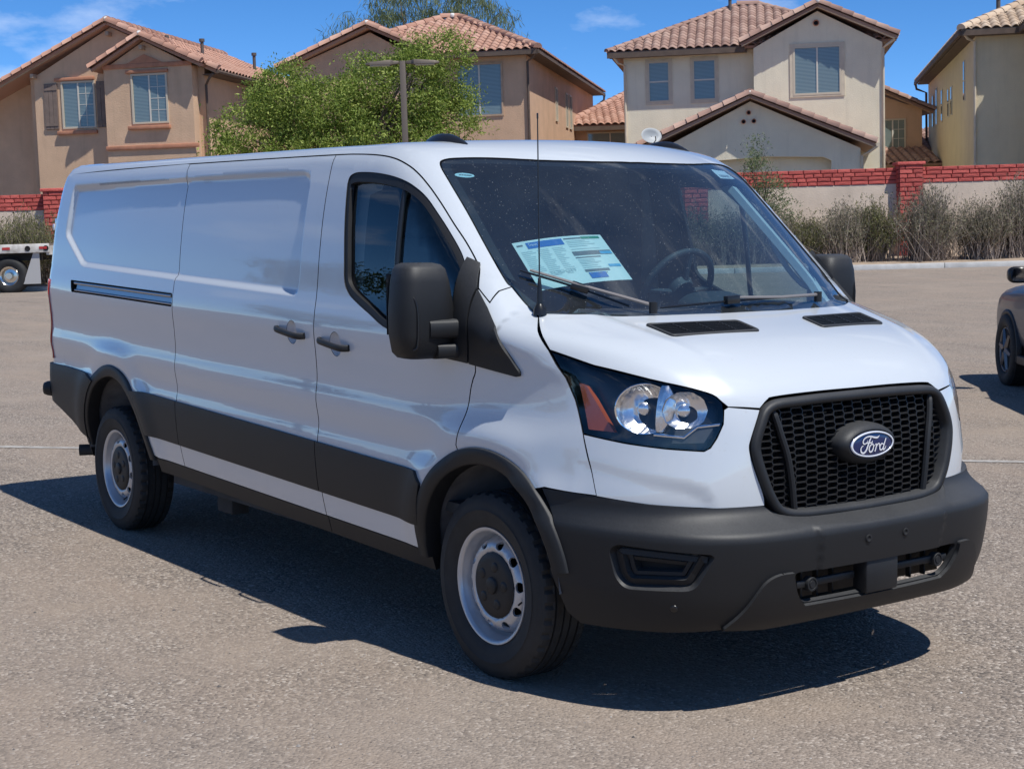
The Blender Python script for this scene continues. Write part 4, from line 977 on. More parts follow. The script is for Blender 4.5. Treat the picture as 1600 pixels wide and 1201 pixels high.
# wheels
def wheel():
    root = empty('wheel'); RT = .358
    ns = 152; prof0 = [(.215, .075), (.222, .092), (.236, .101), (.262, .110), (.285, .114), (.288, .1155), (.291, .114), (.312, .113), (.330, .107), (.345, .098)]
    tr = [(.352, .092, 's'), (.3565, .080, 's'), (.358, .066, 's'), (.358, .060, 0), (.3495, .059, 0), (.3495, .051, 0), (.358, .050, 0), (.358, .025, 'c'), (.358, .0215, 0), (.3495, .0205, 0), (.3495, .0125, 0), (.358, .0115, 0)]
    halfp = [(r, w, 0) for r, w in prof0]+tr; full = halfp+[(r, -w, k) for r, w, k in halfp[::-1]]
    V = []; m = len(full)
    for k in range(ns):
        a = 2*math.pi*k/ns
        for r, w, t in full:
            if t == 's' and k % 4 == 0: r -= .009
            if t == 'c' and k % 4 == 2: r -= .006
            V.append((r*math.cos(a), -w, r*math.sin(a)))
    Fc = [(k*m+i, ((k+1) % ns)*m+i, ((k+1) % ns)*m+i+1, k*m+i+1) for k in range(ns) for i in range(m-1)]
    ty = fixn(mobj('tyre', V, Fc, M_TYRE, root), sharp=.5)
    lv, lf = lathe([(.2895, .1150), (.2915, .1164), (.2935, .1150)], 90); fixn(mobj('sidewall_ridge', [(x, -y, z) for x, y, z in lv], lf, M_TYRE, ty))
    rp_ = [(.150, .028), (.186, .022), (.193, .030), (.195, .045), (.197, .062), (.203, .072), (.205, .085), (.209, .094), (.217, .098), (.2225, .0985), (.2235, .095), (.221, .088), (.214, .07), (.20, -.09)]
    lv, lf = lathe(rp_, 96); rm = fixn(mobj('rim', [(x, -y, z) for x, y, z in lv], lf, M_STEEL, root), sharp=.8)
    out = np.array([(.187*math.cos(a), .187*math.sin(a)) for a in np.linspace(0, 2*math.pi, 100, endpoint=False)]); inn = np.array([(.100*math.cos(a), .100*math.sin(a)) for a in np.linspace(0, 2*math.pi, 50, endpoint=False)])
    hs_ = []
    for k in range(10):
        a = 2*math.pi*(k+.5)/10; c = np.array([math.cos(a), math.sin(a)]); t = np.array([-c[1], c[0]])
        hs_.append(np.array([c*(.1575+.0150*math.cos(b))+t*.0205*math.sin(b) for b in np.linspace(0, 2*math.pi, 18, endpoint=False)]))
    v, t_ = tri2d(out, [inn]+hs_, .016, bs=.008); r_ = np.hypot(v[:, 0], v[:, 1])
    w = np.interp(r_, [.10, .120, .128, .140, .160, .175, .187], [.070, .070, .078, .082, .076, .058, .026])
    P = np.stack([v[:, 0], -w, v[:, 1]], -1); dw = np.gradient(np.interp(np.linspace(.09, .19, 200), [.10, .120, .128, .140, .160, .175, .187], [.070, .070, .078, .082, .076, .058, .026]), .1/199)
    sl = np.interp(r_, np.linspace(.09, .19, 200), np.convolve(dw, np.ones(15)/15, 'same')); N = np.stack([-sl*v[:, 0]/r_, -np.ones(len(v)), -sl*v[:, 1]/r_], -1); N /= np.linalg.norm(N, axis=1, keepdims=True)
    V, Fc, NN = shell_mesh(P, N, t_, .010); mobj('wheel_disc', V, Fc, M_STEEL, rm, True, NN)
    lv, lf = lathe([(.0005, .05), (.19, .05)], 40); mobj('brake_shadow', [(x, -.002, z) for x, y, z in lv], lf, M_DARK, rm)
    lv, lf = lathe([(.0005, .098), (.028, .098), (.031, .096), (.033, .089), (.060, .089), (.098, .087), (.118, .084), (.1255, .079), (.127, .066)], 60)
    cp_ = fixn(mobj('centre_cap', [(x, -y, z) for x, y, z in lv], lf, M_PLAST, root), sharp=.7)
    for k in range(5):
        a = 2*math.pi*k/5+.3; L = []
        for t, e in ((1, .086), (.9, .0905), (.6, .092), (.05, .092)): L.append([(.074*math.cos(a)+.021*t*math.cos(b), -e, .074*math.sin(a)+.021*t*math.sin(b)) for b in np.linspace(0, 2*math.pi, 16, endpoint=False)])
        fixn(mobj('nut_cover', *ringloft(L), M_PLAST, cp_))
    b_ = MB(); b_.tube([(.175, -.075, 0), (.190, -.100, 0)], .004, 6); b_.build('valve', M_RUB, root, True)
    return root
WH = wheel()
def flatten(root):
    allp = []
    def walk(o):
        for ch in o.children: allp.append(ch); walk(ch)
    walk(root); ty = [o for o in allp if o.name.startswith('tyre')][0]
    return ty, [o for o in allp if o is not ty]
_ty, _subs = flatten(WH)
def wheel_at(loc, rz, parent, spin):
    ty = _ty.copy(); COL.objects.link(ty); ty.name = 'wheel'; ty.parent = parent; ty.matrix_local = Matrix.Translation(loc) @ Matrix.Rotation(rz, 4, 'Z') @ Matrix.Rotation(spin, 4, 'Y')
    for q in _subs:
        c = q.copy(); COL.objects.link(c); c.parent = ty; c.matrix_local = Matrix.Identity(4)
    return ty
YW = .888
wheel_at((0, -YW, .352), 0, VAN, .2); wheel_at((-3.75, -YW, .352), 0, VAN, 1.1); wheel_at((0, YW, .352), math.pi, VAN, .5); wheel_at((-3.75, YW, .352), math.pi, VAN, 2.0)
for o in [_ty]+_subs+[WH]: bpy.data.objects.remove(o, do_unlink=True)
# ------------------------------------------------------------------ the place behind: frame s = right, d = away, h = up as seen from where the photo was taken
TILT = rad(1.3)
_er = Vector((math.sin(YAW), -math.cos(YAW), 0)); _ef = Vector((math.cos(YAW), math.sin(YAW), 0)); _zz = Vector((0, 0, 1))
_ert = _er*math.cos(TILT)+_zz*math.sin(TILT); _zt = _zz*math.cos(TILT)-_er*math.sin(TILT)
BG = Matrix(((_ert.x, _ef.x, _zt.x, CAM_P.x), (_ert.y, _ef.y, _zt.y, CAM_P.y), (_ert.z, _ef.z, _zt.z, 0), (0, 0, 0, 1)))
def gz(s, d):
    t = np.clip((d-12)/33, 0, 1)**1.35; return t*(.36+.0177*np.clip(s, -45, 45))
def gworld(s, d): p = _er*s+_ef*d; return Vector((CAM_P.x+p.x, CAM_P.y+p.y, float(gz(s, d))))
def bg_empty(name, s, d, h, label, cat, group=None, rot=0.0):
    o = bpy.data.objects.new(name, None); COL.objects.link(o); o.matrix_world = BG @ Matrix.Translation((s, d, h)) @ Matrix.Rotation(rot, 4, 'Z'); o.empty_display_size = .5
    return tag(o, label, cat, group)

# ground
def asphalt():
    m = mat('dusty_asphalt', (.3, .26, .23), .93); t = NT(m); v = t.obj()
    big = t.noise(.16, 5, .6, v); mid = t.noise(1.3, 6, .62, v); fine = t.noise(26, 5, .7, v)
    mp_ = t.new('Mapping'); mp_.inputs['Scale'].default_value = (.35, 2.2, 1); mp_.inputs['Rotation'].default_value = (0, 0, rad(36)); t.ln(v, mp_.inputs['Vector']); streak = t.noise(.8, 5, .6, mp_.outputs['Vector'])
    vo = t.new('TexVoronoi', Scale=84.0); t.ln(v, vo.inputs['Vector']); vo2 = t.new('TexVoronoi', Scale=46.0); t.ln(v, vo2.inputs['Vector'])
    st = t.new('SeparateColor'); t.ln(vo.outputs['Color'], st.inputs[0]); st2 = t.new('SeparateColor'); t.ln(vo2.outputs['Color'], st2.inputs[0])
    base = t.ramp(mid, [(.28, (0.215, 0.178, 0.147)), (.52, (0.277, 0.225, 0.184)), (.75, (0.336, 0.270, 0.212))])
    stone = t.ramp(st.outputs[0], [(0, (0.085, 0.074, 0.066)), (.22, (0.171, 0.145, 0.123)), (.5, (0.271, 0.224, 0.184)), (.86, (0.371, 0.308, 0.251)), (.97, (0.581, 0.513, 0.442))])
    c = t.mix(t.math('MULTIPLY', t.ramp(t.math('ADD', t.math('MULTIPLY', big, .5), t.math('MULTIPLY', mid, .5)), [(.40, (1, 1, 1)), (.62, (0.251, 0.233, 0.212))]), .95), base, stone)
    spk = t.ramp(st2.outputs[1], [(.955, (0, 0, 0)), (.965, (1, 1, 1))]); near = t.ramp(vo2.outputs['Distance'], [(.2, (1, 1, 1)), (.3, (0, 0, 0))])
    c = t.mix(t.math('MULTIPLY', t.math('MULTIPLY', spk, near), .8), c, (0.055, 0.045, 0.043))
    c = t.mix(t.math('MULTIPLY', t.ramp(streak, [(.45, (0, 0, 0)), (.75, (1, 1, 1))]), .5), c, (0.361, 0.280, 0.216))
    c = t.mix(t.ramp(big, [(.35, (0.221, 0.206, 0.187)), (.55, (0, 0, 0))]), c, (0.171, 0.139, 0.119))
    pv = t.noise(.42, 6, .62, v); c = t.mix(t.math('MULTIPLY', t.ramp(pv, [(.50, (0, 0, 0)), (.66, (1, 1, 1))]), .42), c, (0.347, 0.289, 0.238))
    pd = t.noise(.75, 7, .68, mp_.outputs['Vector']); c = t.mix(t.math('MULTIPLY', t.ramp(pd, [(.30, (1, 1, 1)), (.42, (0, 0, 0))]), .45), c, (0.111, 0.098, 0.089))
    t.ln(c, t.b.inputs['Base Color']); t.b.inputs['Specular IOR Level'].default_value = .2
    h = t.math('ADD', t.math('MULTIPLY', vo.outputs['Distance'], -.6), t.math('MULTIPLY', fine, .8)); t.bump(h, .010, 1.0)
    return m
M_ASPH = asphalt()
sg = np.unique(np.concatenate([np.linspace(-400, -40, 10), np.linspace(-40, 40, 33), np.linspace(40, 400, 10)])); dg = np.unique(np.concatenate([np.linspace(-400, -20, 8), np.linspace(-20, 60, 41), np.linspace(60, 900, 12)]))
V = []
for d in dg:
    for s in sg: V.append(gworld(float(s), float(d)))
n = len(sg); GRD = mobj('car_park_ground', V, [(j*n+i, j*n+i+1, (j+1)*n+i+1, (j+1)*n+i) for j in range(len(dg)-1) for i in range(n-1)], M_ASPH); tag(GRD, kind='structure')
def line_mat():
    m = mat('worn_line_paint', (.5, .48, .44), .85); t = NT(m); c = t.ramp(t.noise(7, 7, .7), [(.42, (.27, .24, .21)), (.62, (.42, .40, .37))]); t.ln(c, t.b.inputs['Base Color']); return m
M_LINE = line_mat()
def paint_line(a, b, w):
    a, b = Vector(a), Vector(b); t = (b-a).normalized(); nn = Vector((-t.y, t.x, 0))*w/2; L = (b-a).length; k = int(L/1.0)+1; V = []
    for i in range(k+1):
        p = a+t*L*i/k
        for sgn in (1, -1):
            q = p+nn*sgn; dd = q-Vector((CAM_P.x, CAM_P.y, 0)); V.append((q.x, q.y, float(gz(dd.dot(_er), dd.dot(_ef)))+.004))
    return mobj('painted_line', V, [(2*i, 2*i+1, 2*i+3, 2*i+2) for i in range(k)], M_LINE, None, False)
pl_ = paint_line((-9.2, -1.95, 0), (1.0, 8.35, 0), .10); tag(pl_, kind='structure')
# loose grit lying on the asphalt in the foreground
def grit():
    r = random.Random(3); V = []; Fc = []
    for k in range(2600):
        d = 2.2+abs(r.gauss(0, 1))*5; s = r.uniform(-.36, .36)*(d+1.0)*1.15; p = gworld(s, d); z = r.uniform(.0016, .0048)*(1 if r.random() < .95 else 2.0); b = len(V)
        a = r.uniform(0, 6.28); ex, ey = z*r.uniform(.8, 1.7), z*r.uniform(.7, 1.2)
        for u, v_ in ((1, 0), (0, 1), (-1, 0), (0, -1)): V.append((p.x+ex*u*math.cos(a)-ey*v_*math.sin(a), p.y+ex*u*math.sin(a)+ey*v_*math.cos(a), p.z+.0005))
        V.append((p.x, p.y, p.z+z*.9)); Fc += [(b, b+1, b+4), (b+1, b+2, b+4), (b+2, b+3, b+4), (b+3, b, b+4)]
    m = mat('grit', (.2, .18, .17), .9); t = NT(m); g = t.new('NewGeometry'); t.ln(t.ramp(g.outputs['Random Per Island'], [(0, (.07, .065, .06)), (.55, (.17, .15, .14)), (.9, (.32, .29, .26)), (1, (.6, .58, .55))]), t.b.inputs['Base Color'])
    tag(mobj('loose_grit', V, Fc, m, None, False), 'loose grit and small stones scattered over the asphalt', 'gravel', kind='stuff')
grit()

# stone, stucco, tile materials
def stucco(name, col, var=.10):
    m = mat(name, col, .92); t = NT(m); c = t.ramp(t.noise(1.1, 6, .6), [(.3, tuple(x*(1-var) for x in col)), (.7, tuple(min(1, x*(1+var)) for x in col))]); 
    ms = t.new('Mapping'); ms.inputs['Scale'].default_value = (2.6, 2.6, .22); t.ln(t.obj(), ms.inputs['Vector']); st_ = t.noise(1.6, 5, .6, ms.outputs['Vector'])
    c = t.mix(t.math('MULTIPLY', t.ramp(st_, [(.52, (0, 0, 0)), (.72, (1, 1, 1))]), .22), c, tuple(x*.62 for x in col)); t.ln(c, t.b.inputs['Base Color'])
    mp_ = t.new('Mapping'); mp_.inputs['Scale'].default_value = (1, 1, 2.4); t.ln(t.obj(), mp_.inputs['Vector']); t.bump(t.noise(16, 6, .65, mp_.outputs['Vector']), .022, .6); return m
M_TAN = stucco('tan_stucco', (.65, .435, .28)); M_TAN2 = stucco('rose_tan_stucco', (.61, .40, .26)); M_CREAM = stucco('cream_stucco', (.80, .72, .545), .06); M_GREY4 = stucco('buff_stucco', (.70, .60, .41), .06)
M_WALLST = stucco('wall_stucco', (.70, .565, .44), .12)
M_TERRA = varied('terracotta_trim', (.48, .215, .125), .85, .15, 4); M_SHUT = varied('shutter_brown', (.205, .150, .120), .8, .15, 5)
M_EAVE = varied('eave_brown', (.115, .080, .060), .8, .2, 4); M_FASC = varied('fascia_tan', (.45, .32, .22), .8, .15, 4); M_FASCC = varied('fascia_cream', (.62, .53, .40), .8, .1, 4)
def tilem(name, cols):
    m = mat(name, cols[1], .85); t = NT(m); oi = t.new('ObjectInfo'); c = t.ramp(oi.outputs['Random'], [(0, cols[0]), (.5, cols[1]), (1, cols[2])]); n_ = t.noise(5, 5, .6)
    g = t.new('NewGeometry'); c2 = t.ramp(g.outputs['Random Per Island'], [(0, (.78, .78, .78)), (1, (1.15, 1.15, 1.15))]); c = t.mix(1.0, c, c2, 'MULTIPLY')
    t.ln(t.mix(t.math('MULTIPLY', n_, .26), c, (.40, .31, .26)), t.b.inputs['Base Color']); t.bump(t.noise(40, 4), .01, .5); return m
M_TILE1 = tilem('tile_terracotta', [(.37, .180, .120), (.46, .240, .165), (.54, .315, .23)]); M_TILE3 = tilem('tile_brown', [(.27, .150, .115), (.36, .215, .165), (.43, .28, .22)]); M_TILE4 = tilem('tile_buff', [(.46, .33, .22), (.55, .41, .29), (.62, .49, .36)])
M_MORT = mat('white_mortar', (.70, .68, .64), .9)
M_WFRAME = mat('window_frame_tan', (.58, .50, .38), .6)
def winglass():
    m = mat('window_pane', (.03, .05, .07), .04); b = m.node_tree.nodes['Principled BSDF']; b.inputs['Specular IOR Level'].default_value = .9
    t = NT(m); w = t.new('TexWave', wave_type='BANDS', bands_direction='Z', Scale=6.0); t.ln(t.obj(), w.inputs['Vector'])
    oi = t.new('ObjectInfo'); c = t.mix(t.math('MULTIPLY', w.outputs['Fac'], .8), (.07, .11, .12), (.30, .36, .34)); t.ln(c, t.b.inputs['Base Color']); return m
M_PANE = winglass()
M_PIPE = mat('vent_pipe', (.10, .085, .08), .7); M_GUT = mat('gutter', (.42, .33, .25), .6)

# barrel tile, shared by all roofs: x across, y up the slope, z out of the slope
def tile_mesh(name, w, l, mtl):
    V = []; Fc = []; pr = [(-.5, .0), (-.36, .045), (-.18, .085), (0, .092), (.18, .072), (.34, .028), (.52, .0)]
    for y, k, zo in ((-.06, 1.0, .028), (l, .92, .0)):
        for x, z in pr: V.append((x*w*k, y, z*w/.33+zo))
    n_ = len(pr)
    for i in range(n_-1): Fc.append((i, i+1, n_+i+1, n_+i))
    b0 = len(V)
    for x, z in pr: V.append((x*w, -.06, z*w/.33+.028-.022))
    for i in range(n_-1): Fc.append((b0+i, b0+i+1, i+1, i))
    me = bpy.data.meshes.new(name); me.from_pydata(V, [], Fc); me.polygons.foreach_set('use_smooth', [True]*len(Fc)); me.materials.append(mtl); return me
def inpoly(u, v, P): return poly_sd(np.array([u]), np.array([v]), P)[0] < 0
TW, TL_ = .345, .36
class House:
    def __init__(s, name, sdh, rot, label, tile, cat='house'):
        s.o = bg_empty(name, *sdh, label, cat, 'stucco houses beyond the wall', rot); s.p = Vector(sdh); s.nt = 0; s.cap = 290; s.tile = tile; s.tm = tile_mesh('roof_tile', TW, TL_, tile); s.rest = MB()
        s.rt = None
    def part(s, name, mb, m, parent=None, **k): return mb.build(name, m, parent or s.o, **k)
    def slope(s, P, tiles=True, base='roof_slope', flat=None):
        """one roof plane: corners P (first two = eave, left to right seen from outside), tiled"""
        P = [Vector(p) for p in P]; ex = (P[1]-P[0]).normalized(); nn = (P[1]-P[0]).cross(P[-1]-P[0]).normalized(); ey = nn.cross(ex)
        if nn.z < 0: nn = -nn; ey = nn.cross(ex)
        b = MB(); m_ = len(P); b.add([p-nn*.10 for p in P]+[p-nn*.005 for p in P], [tuple(range(m_)), tuple(range(m_, 2*m_))]+[(i, (i+1) % m_, m_+(i+1) % m_, m_+i) for i in range(m_)])
        o = s.part(base, b, s.tile)
        poly = [((p-P[0]).dot(ex), (p-P[0]).dot(ey)) for p in P]; ue = max(q[0] for q in poly); u0 = min(q[0] for q in poly); ve = max(q[1] for q in poly)
        r = 0; v = .02; R3_ = Matrix((ex, ey, nn)).transposed().to_4x4()
        while v < ve-.05:
            u = u0+TW*.5
            while u < ue:
                if inpoly(u, v+TL_*.4, poly) or inpoly(u, v+.05, poly) and inpoly(u+.1, v+.1, poly):
                    M_ = Matrix.Translation(P[0]+ex*u+ey*v+nn*.005) @ R3_
                    if tiles and s.nt < s.cap:
                        q = bpy.data.objects.new('roof_tile', s.tm); COL.objects.link(q); q.parent = o; q.matrix_local = M_ @ Matrix.Rotation(rad(random.uniform(-1.2, 1.2)), 4, 'Z'); s.nt += 1
                    else: s.rest.add([M_ @ vv.co for vv in s.tm.vertices], [tuple(f.vertices) for f in s.tm.polygons])
                u += TW
            v += TL_; r += 1
        return o
    def caps(s, a, b, w=.185, l=.46, lift=.06, mtl=None, name='ridge_tile', start=True):
        """half-round cover tiles along a ridge, hip or rake"""
        a, b = Vector(a), Vector(b); t = (b-a); L = t.length; t.normalize(); side = t.cross(Vector((0, 0, 1))).normalized(); up = side.cross(t)
        k = max(1, int(L/l)); me = bpy.data.meshes.new(name); V = []; Fc = []
        for y, kk, zo in ((-.03, 1.08, .012), (L/k, .95, 0)):
            for an in np.linspace(-.15, math.pi+.15, 8): V.append((w*kk*math.cos(an), y, w*kk*math.sin(an)*.85+zo))
        for i in range(7): Fc.append((i, i+1, 8+i+1, 8+i))
        Fc.append(tuple(range(8)))
        me.from_pydata(V, [], Fc); me.polygons.foreach_set('use_smooth', [True]*7+[False]); me.materials.append(mtl or s.tile)
        R_ = Matrix((side, t, up)).transposed().to_4x4()
        for i in range(k):
            q = bpy.data.objects.new(name, me); COL.objects.link(q); q.parent = s.o; q.matrix_local = Matrix.Translation(a+t*(L*i/k)+up*(lift-.06)) @ R_ @ Matrix.Rotation(rad(random.uniform(-2, 2)), 4, 'Z')
    def knob(s, p, r=.17):
        r *= .62
        v, f_ = lathe([(.001, r*.9), (r*.6, r*.8), (r, r*.3), (r*1.05, -r*.3), (r*.8, -r*.9)], 10); mobj('ridge_mortar', [(x+p[0], z+p[1], y+p[2]) for x, y, z in v], f_, M_MORT, s.o)
    def window(s, x0, x1, z0, z1, y, frame=M_WFRAME, mull=True, fr=.07, div=None, trim=None, axis=0, deep=.09, hor=False):
        """opening lined with a frame, two sashes; axis 0 faces the viewer (-y), 1 faces +x"""
        def bx(b, a0, a1, d0, d1, h0, h1):
            if axis == 0: b.b2(a0, a1, y+d0, y+d1, h0, h1)
            else: b.b2(y-d1, y-d0, a0, a1, h0, h1)
        b = MB(); bx(b, x0-fr, x0, -.05, .06, z0-fr, z1+fr); bx(b, x1, x1+fr, -.05, .06, z0-fr, z1+fr); bx(b, x0, x1, -.05, .06, z1, z1+fr); bx(b, x0, x1, -.05, .06, z0-fr, z0); w = s.part('window', b, frame)
        xm = (x0+x1)/2; zm = (z0+z1)/2; panes = [(x0, xm-.02, z0, z1), (xm+.02, x1, z0, z1)] if not hor else [(x0, x1, z0, zm-.02), (x0, x1, zm+.02, z1)]
        if not mull: panes = [(x0, x1, z0, z1)]
        for k, (a, c, e, g) in enumerate(panes):
            q = MB(); bx(q, a, c, -.012 if k else -.002, .0, e, g); s.part('pane', q, M_PANE, w)
        if mull:
            q = MB()
            if hor: bx(q, x0, x1, -.03, .0, zm-.03, zm+.03)
            else: bx(q, xm-.03, xm+.03, -.03, .0, z0, z1)
            s.part('mullion', q, M_WFRAME2, w)
            if div:
                q = MB()
                for k in range(1, div+1):
                    zz2 = z0+(z1-z0)*k/(div+1); bx(q, xm+.02, x1, -.02, -.0125, zz2-.011, zz2+.011)
                bx(q, (xm+x1)/2-.011, (xm+x1)/2+.011, -.02, -.0125, z0, z1); s.part('glazing_bars', q, M_WFRAME2, w)
        return w
    def bar(s, name, x0, x1, y0, y1, z0, z1, m, bev=.02): return s.part(name, MB().b2(x0, x1, y0, y1, z0, z1), m, bevel=bev)
    def pipe(s, p, h, r=.07, cap=True):
        b = MB().tube([p, (p[0], p[1], p[2]+h)], r, 10)
        if cap: b.tube([(p[0], p[1], p[2]+h-.02), (p[0], p[1], p[2]+h+.10)], r*1.6, 10)
        return s.part('vent_pipe', b, M_PIPE, smooth=True)
    def done(s):
        if s.rest.V: s.rest.build('roof_tiles', s.tile, s.o, True)['kind'] = 'stuff'
M_WFRAME2 = mat('window_sash_pale', (.62, .58, .50), .6)
def gable_wall(s, name, x0, x1, y0, y1, z0, ze, xa, za, m):
    """front wall with a gable: prism of the outline"""
    return s.part(name, MB().prism([(x0, z0), (x1, z0), (x1, ze), (xa, za), (x0, ze)], 1, y0, y1), m)
random.seed(11)

# --- brown house with two gables, far left
H = House('gabled_house', (-15.0, 60.0, .6), rad(-10.6), 'tan two-storey house with two front gables and brown shutters, at far left', M_TILE1)
hz = lambda h: h-.6
gable_wall(H, 'front_wall', -3.28, 3.7, 0, .3, -.6, hz(8.22), 0, hz(9.95), M_TAN)
H.part('side_wall', MB().b2(3.4, 3.7, .3, 14, -.6, hz(8.22)), M_TAN)
H.part('wing_wall', MB().b2(-9, -3.28, 1.3, 1.6, -.6, hz(8.1)), M_TAN)
H.part('wing_return', MB().b2(-3.58, -3.28, .3, 1.3, -.6, hz(8.2)), M_TAN)
gable_wall(H, 'bay_wall', -.10, 3.43, -.6, .0, -.6, hz(8.30), 1.57, hz(9.28), M_TAN)
E1, R1 = hz(8.10), hz(10.12); pitch = (10.12-8.10)/4.35
H.slope([(4.35, -.35, E1), (4.35, 16.0, E1), (0, 12.0, R1), (0, -.35, R1)])
H.slope([(-8.6, 14, hz(6.2)), (-8.6, -.35, hz(6.2)), (0, -.35, R1), (0, 12.0, R1)], tiles=False)
# bay roof
BE, BA = hz(8.33), hz(9.44)
H.slope([(3.92, -.95, BE), (3.92, 1.2, BE), (1.57, 1.2, BA), (1.57, -.95, BA)]); H.slope([(-.48, 1.6, BE-.02), (-.48, -.95, BE-.02), (1.57, -.95, BA), (1.57, 1.6, BA)])
H.caps((4.35, -.33, E1+.05), (0, -.33, R1+.05)); H.caps((-4.75, -.33, hz(7.92)), (0, -.33, R1+.05)); H.caps((3.92, -.93, BE+.05), (1.57, -.93, BA+.05)); H.caps((-.48, -.93, BE+.03), (1.57, -.93, BA+.05)); H.caps((0, -.3, R1+.05), (0, 12.0, R1+.05)); H.caps((1.57, -.9, BA+.05), (1.57, 1.9, BA+.05))
H.knob((0, -.36, R1+.10)); H.knob((1.57, -.96, BA+.10))
def rake(s, x0, z0, x1, z1, y0, y1, m, dz=.04, th=.085, name='rake_board'):
    s.part(name, MB().prism([(x0, z0-dz-th), (x1, z1-dz-th), (x1, z1-dz), (x0, z0-dz)], 1, y0, y1), m)
rake(H, 4.30, E1, .04, R1, -.30, -.22, M_FASC); rake(H, -4.7, hz(7.92), -.04, R1, -.30, -.22, M_FASC); rake(H, 3.88, BE, 1.6, BA, -.90, -.82, M_FASC); rake(H, -.45, BE, 1.54, BA, -.90, -.82, M_FASC)
for x, z in ((-.02, R1-.40), (-3.2, hz(8.28)), ): H.bar('eave_bracket', x-.07, x+.07, -.34, .0, z-.12, z+.05, M_FASC)
H.bar('eave_bracket', 1.50, 1.64, -.95, -.6, BA-.50, BA-.33, M_FASC)
H.bar('gable_band', -.12, 3.45, -.66, -.6, hz(8.30), hz(8.47), M_TERRA)
H.part('gable_timber', MB().prism([(.85, hz(8.47)), (2.3, hz(8.47)), (1.57, hz(8.80))], 1, -.65, -.6), M_TERRA)
H.window(-2.09, -.84, hz(6.27), hz(7.93), -.0, div=3); H.bar('window_lintel', -2.40, -.76, -.10, 0, hz(8.02), hz(8.15), M_TERRA); H.bar('window_sill', -2.38, -.74, -.14, 0, hz(5.98), hz(6.12), M_TERRA)
for a in (-2.86, -.70):
    sh = MB()
    sh.b2(a, a+.54, -.05, 0, hz(6.20), hz(7.95)); S_ = H.part('shutter', sh, M_SHUT)
    for k in range(3): H.part('shutter_board', MB().b2(a+.01+k*.178, a+.01+k*.178+.165, -.075, -.05, hz(6.22), hz(7.93)), M_SHUT, S_)
    for z in (6.38, 7.74): H.part('shutter_batten', MB().b2(a, a+.54, -.095, -.075, hz(z)-.05, hz(z)+.05), M_SHUT, S_)
H.window(1.06, 2.37, hz(6.28), hz(8.01), -.6, div=3); H.bar('window_lintel', .82, 2.50, -.72, -.6, hz(8.10), hz(8.22), M_TERRA); H.bar('window_sill', .82, 2.50, -.76, -.6, hz(6.00), hz(6.14), M_TERRA)
H.bar('belt_band', -.14, 3.60, -.68, -.6, hz(5.26), hz(5.42), M_TERRA)
H.bar('lower_lintel', -2.0, -.9, -.10, 0, hz(3.60), hz(3.75), M_TERRA)
H.part('downpipe', MB().tube([(4.2, -.4, E1-.12), (4.0, -.35, E1-.30), (3.78, -.1, E1-.5), (3.78, -.1, -.6)], .05, 8), M_EAVE)
H.part('gutter', MB().tube([(4.38, -.4, E1-.06), (4.38, 15.8, E1-.06)], .075, 8), M_EAVE)
H.part('soffit', MB().b2(3.7, 4.30, -.2, 15.5, E1-.14, E1-.10), M_EAVE)
H.pipe((2.0, 4.2, hz(9.05)), .75); H.pipe((2.4, 9.2, hz(8.9)), .85); H.pipe((-3.6, 3.0, hz(8.3)), .75); H.pipe((1.0, 3.0, hz(9.5)), .45, .09, False)
H.done()

# --- brown house with hipped roof, centre left (turned a little)
H = House('hip_roof_house', (.86, 62.0, .6), rad(-10.6), 'brown two-storey house with hipped terracotta roof, behind the tree and lamp', M_TILE1)
H.part('front_wall', MB().b2(-9.6, 0, 0, .3, -.6, hz(8.75)), M_TAN2); H.part('side_wall', MB().b2(-.3, 0, .3, 20, -.6, hz(8.75)), M_TAN2)
gable_wall(H, 'gable_wall', -9.5, -3.9, -.9, 0, -.6, hz(8.5), -6.1, hz(9.75), M_TAN2)
E2 = hz(8.82); AP = (-4.0, 5.0, hz(10.85))
H.slope([(-9.4, -.55, E2), (.55, -.55, E2), (-3.6, 4.5, hz(10.85)), (-4.4, 4.5, hz(10.85))])
H.slope([(.55, -.55, E2), (.55, 20.5, E2), (-3.6, 15.5, hz(10.85)), (-3.6, 4.5, hz(10.85))], tiles=False)
H.slope([(-9.4, 20, E2), (-9.4, -.55, E2), (-4.4, 4.5, hz(10.85)), (-4.4, 15.5, hz(10.85))], tiles=False)
GE, GA = hz(8.58), hz(9.98)
H.slope([(-3.3, -1.3, GE+.1), (-3.3, 2.6, GE+.1), (-6.1, 2.6, GA), (-6.1, -1.3, GA)]); H.slope([(-9.9, 3.0, GE-.1), (-9.9, -1.3, GE-.1), (-6.1, -1.3, GA), (-6.1, 3.0, GA)], tiles=False)
H.caps((.55, -.55, E2+.05), (-3.6, 4.5, hz(10.90))); H.caps((-9.4, -.55, E2+.05), (-4.4, 4.5, hz(10.90))); H.caps((-4.4, 4.5, hz(10.92)), (-3.6, 4.5, hz(10.92))); H.caps((-3.3, -1.28, GE+.14), (-6.1, -1.28, GA+.05)); H.caps((-9.9, -1.28, GE-.06), (-6.1, -1.28, GA+.05)); H.caps((-6.1, -1.28, GA+.05), (-6.1, 2.0, GA+.05)); H.caps((.55, -.5, E2+.03), (.55, 20.4, E2+.03), w=.11)
H.knob((-6.1, -1.32, GA+.10)); H.knob((-3.9, 4.4, hz(10.98)))
rake(H, -3.35, GE+.1, -6.07, GA, -1.25, -1.17, M_FASC); rake(H, -9.85, GE-.1, -6.13, GA, -1.25, -1.17, M_FASC)
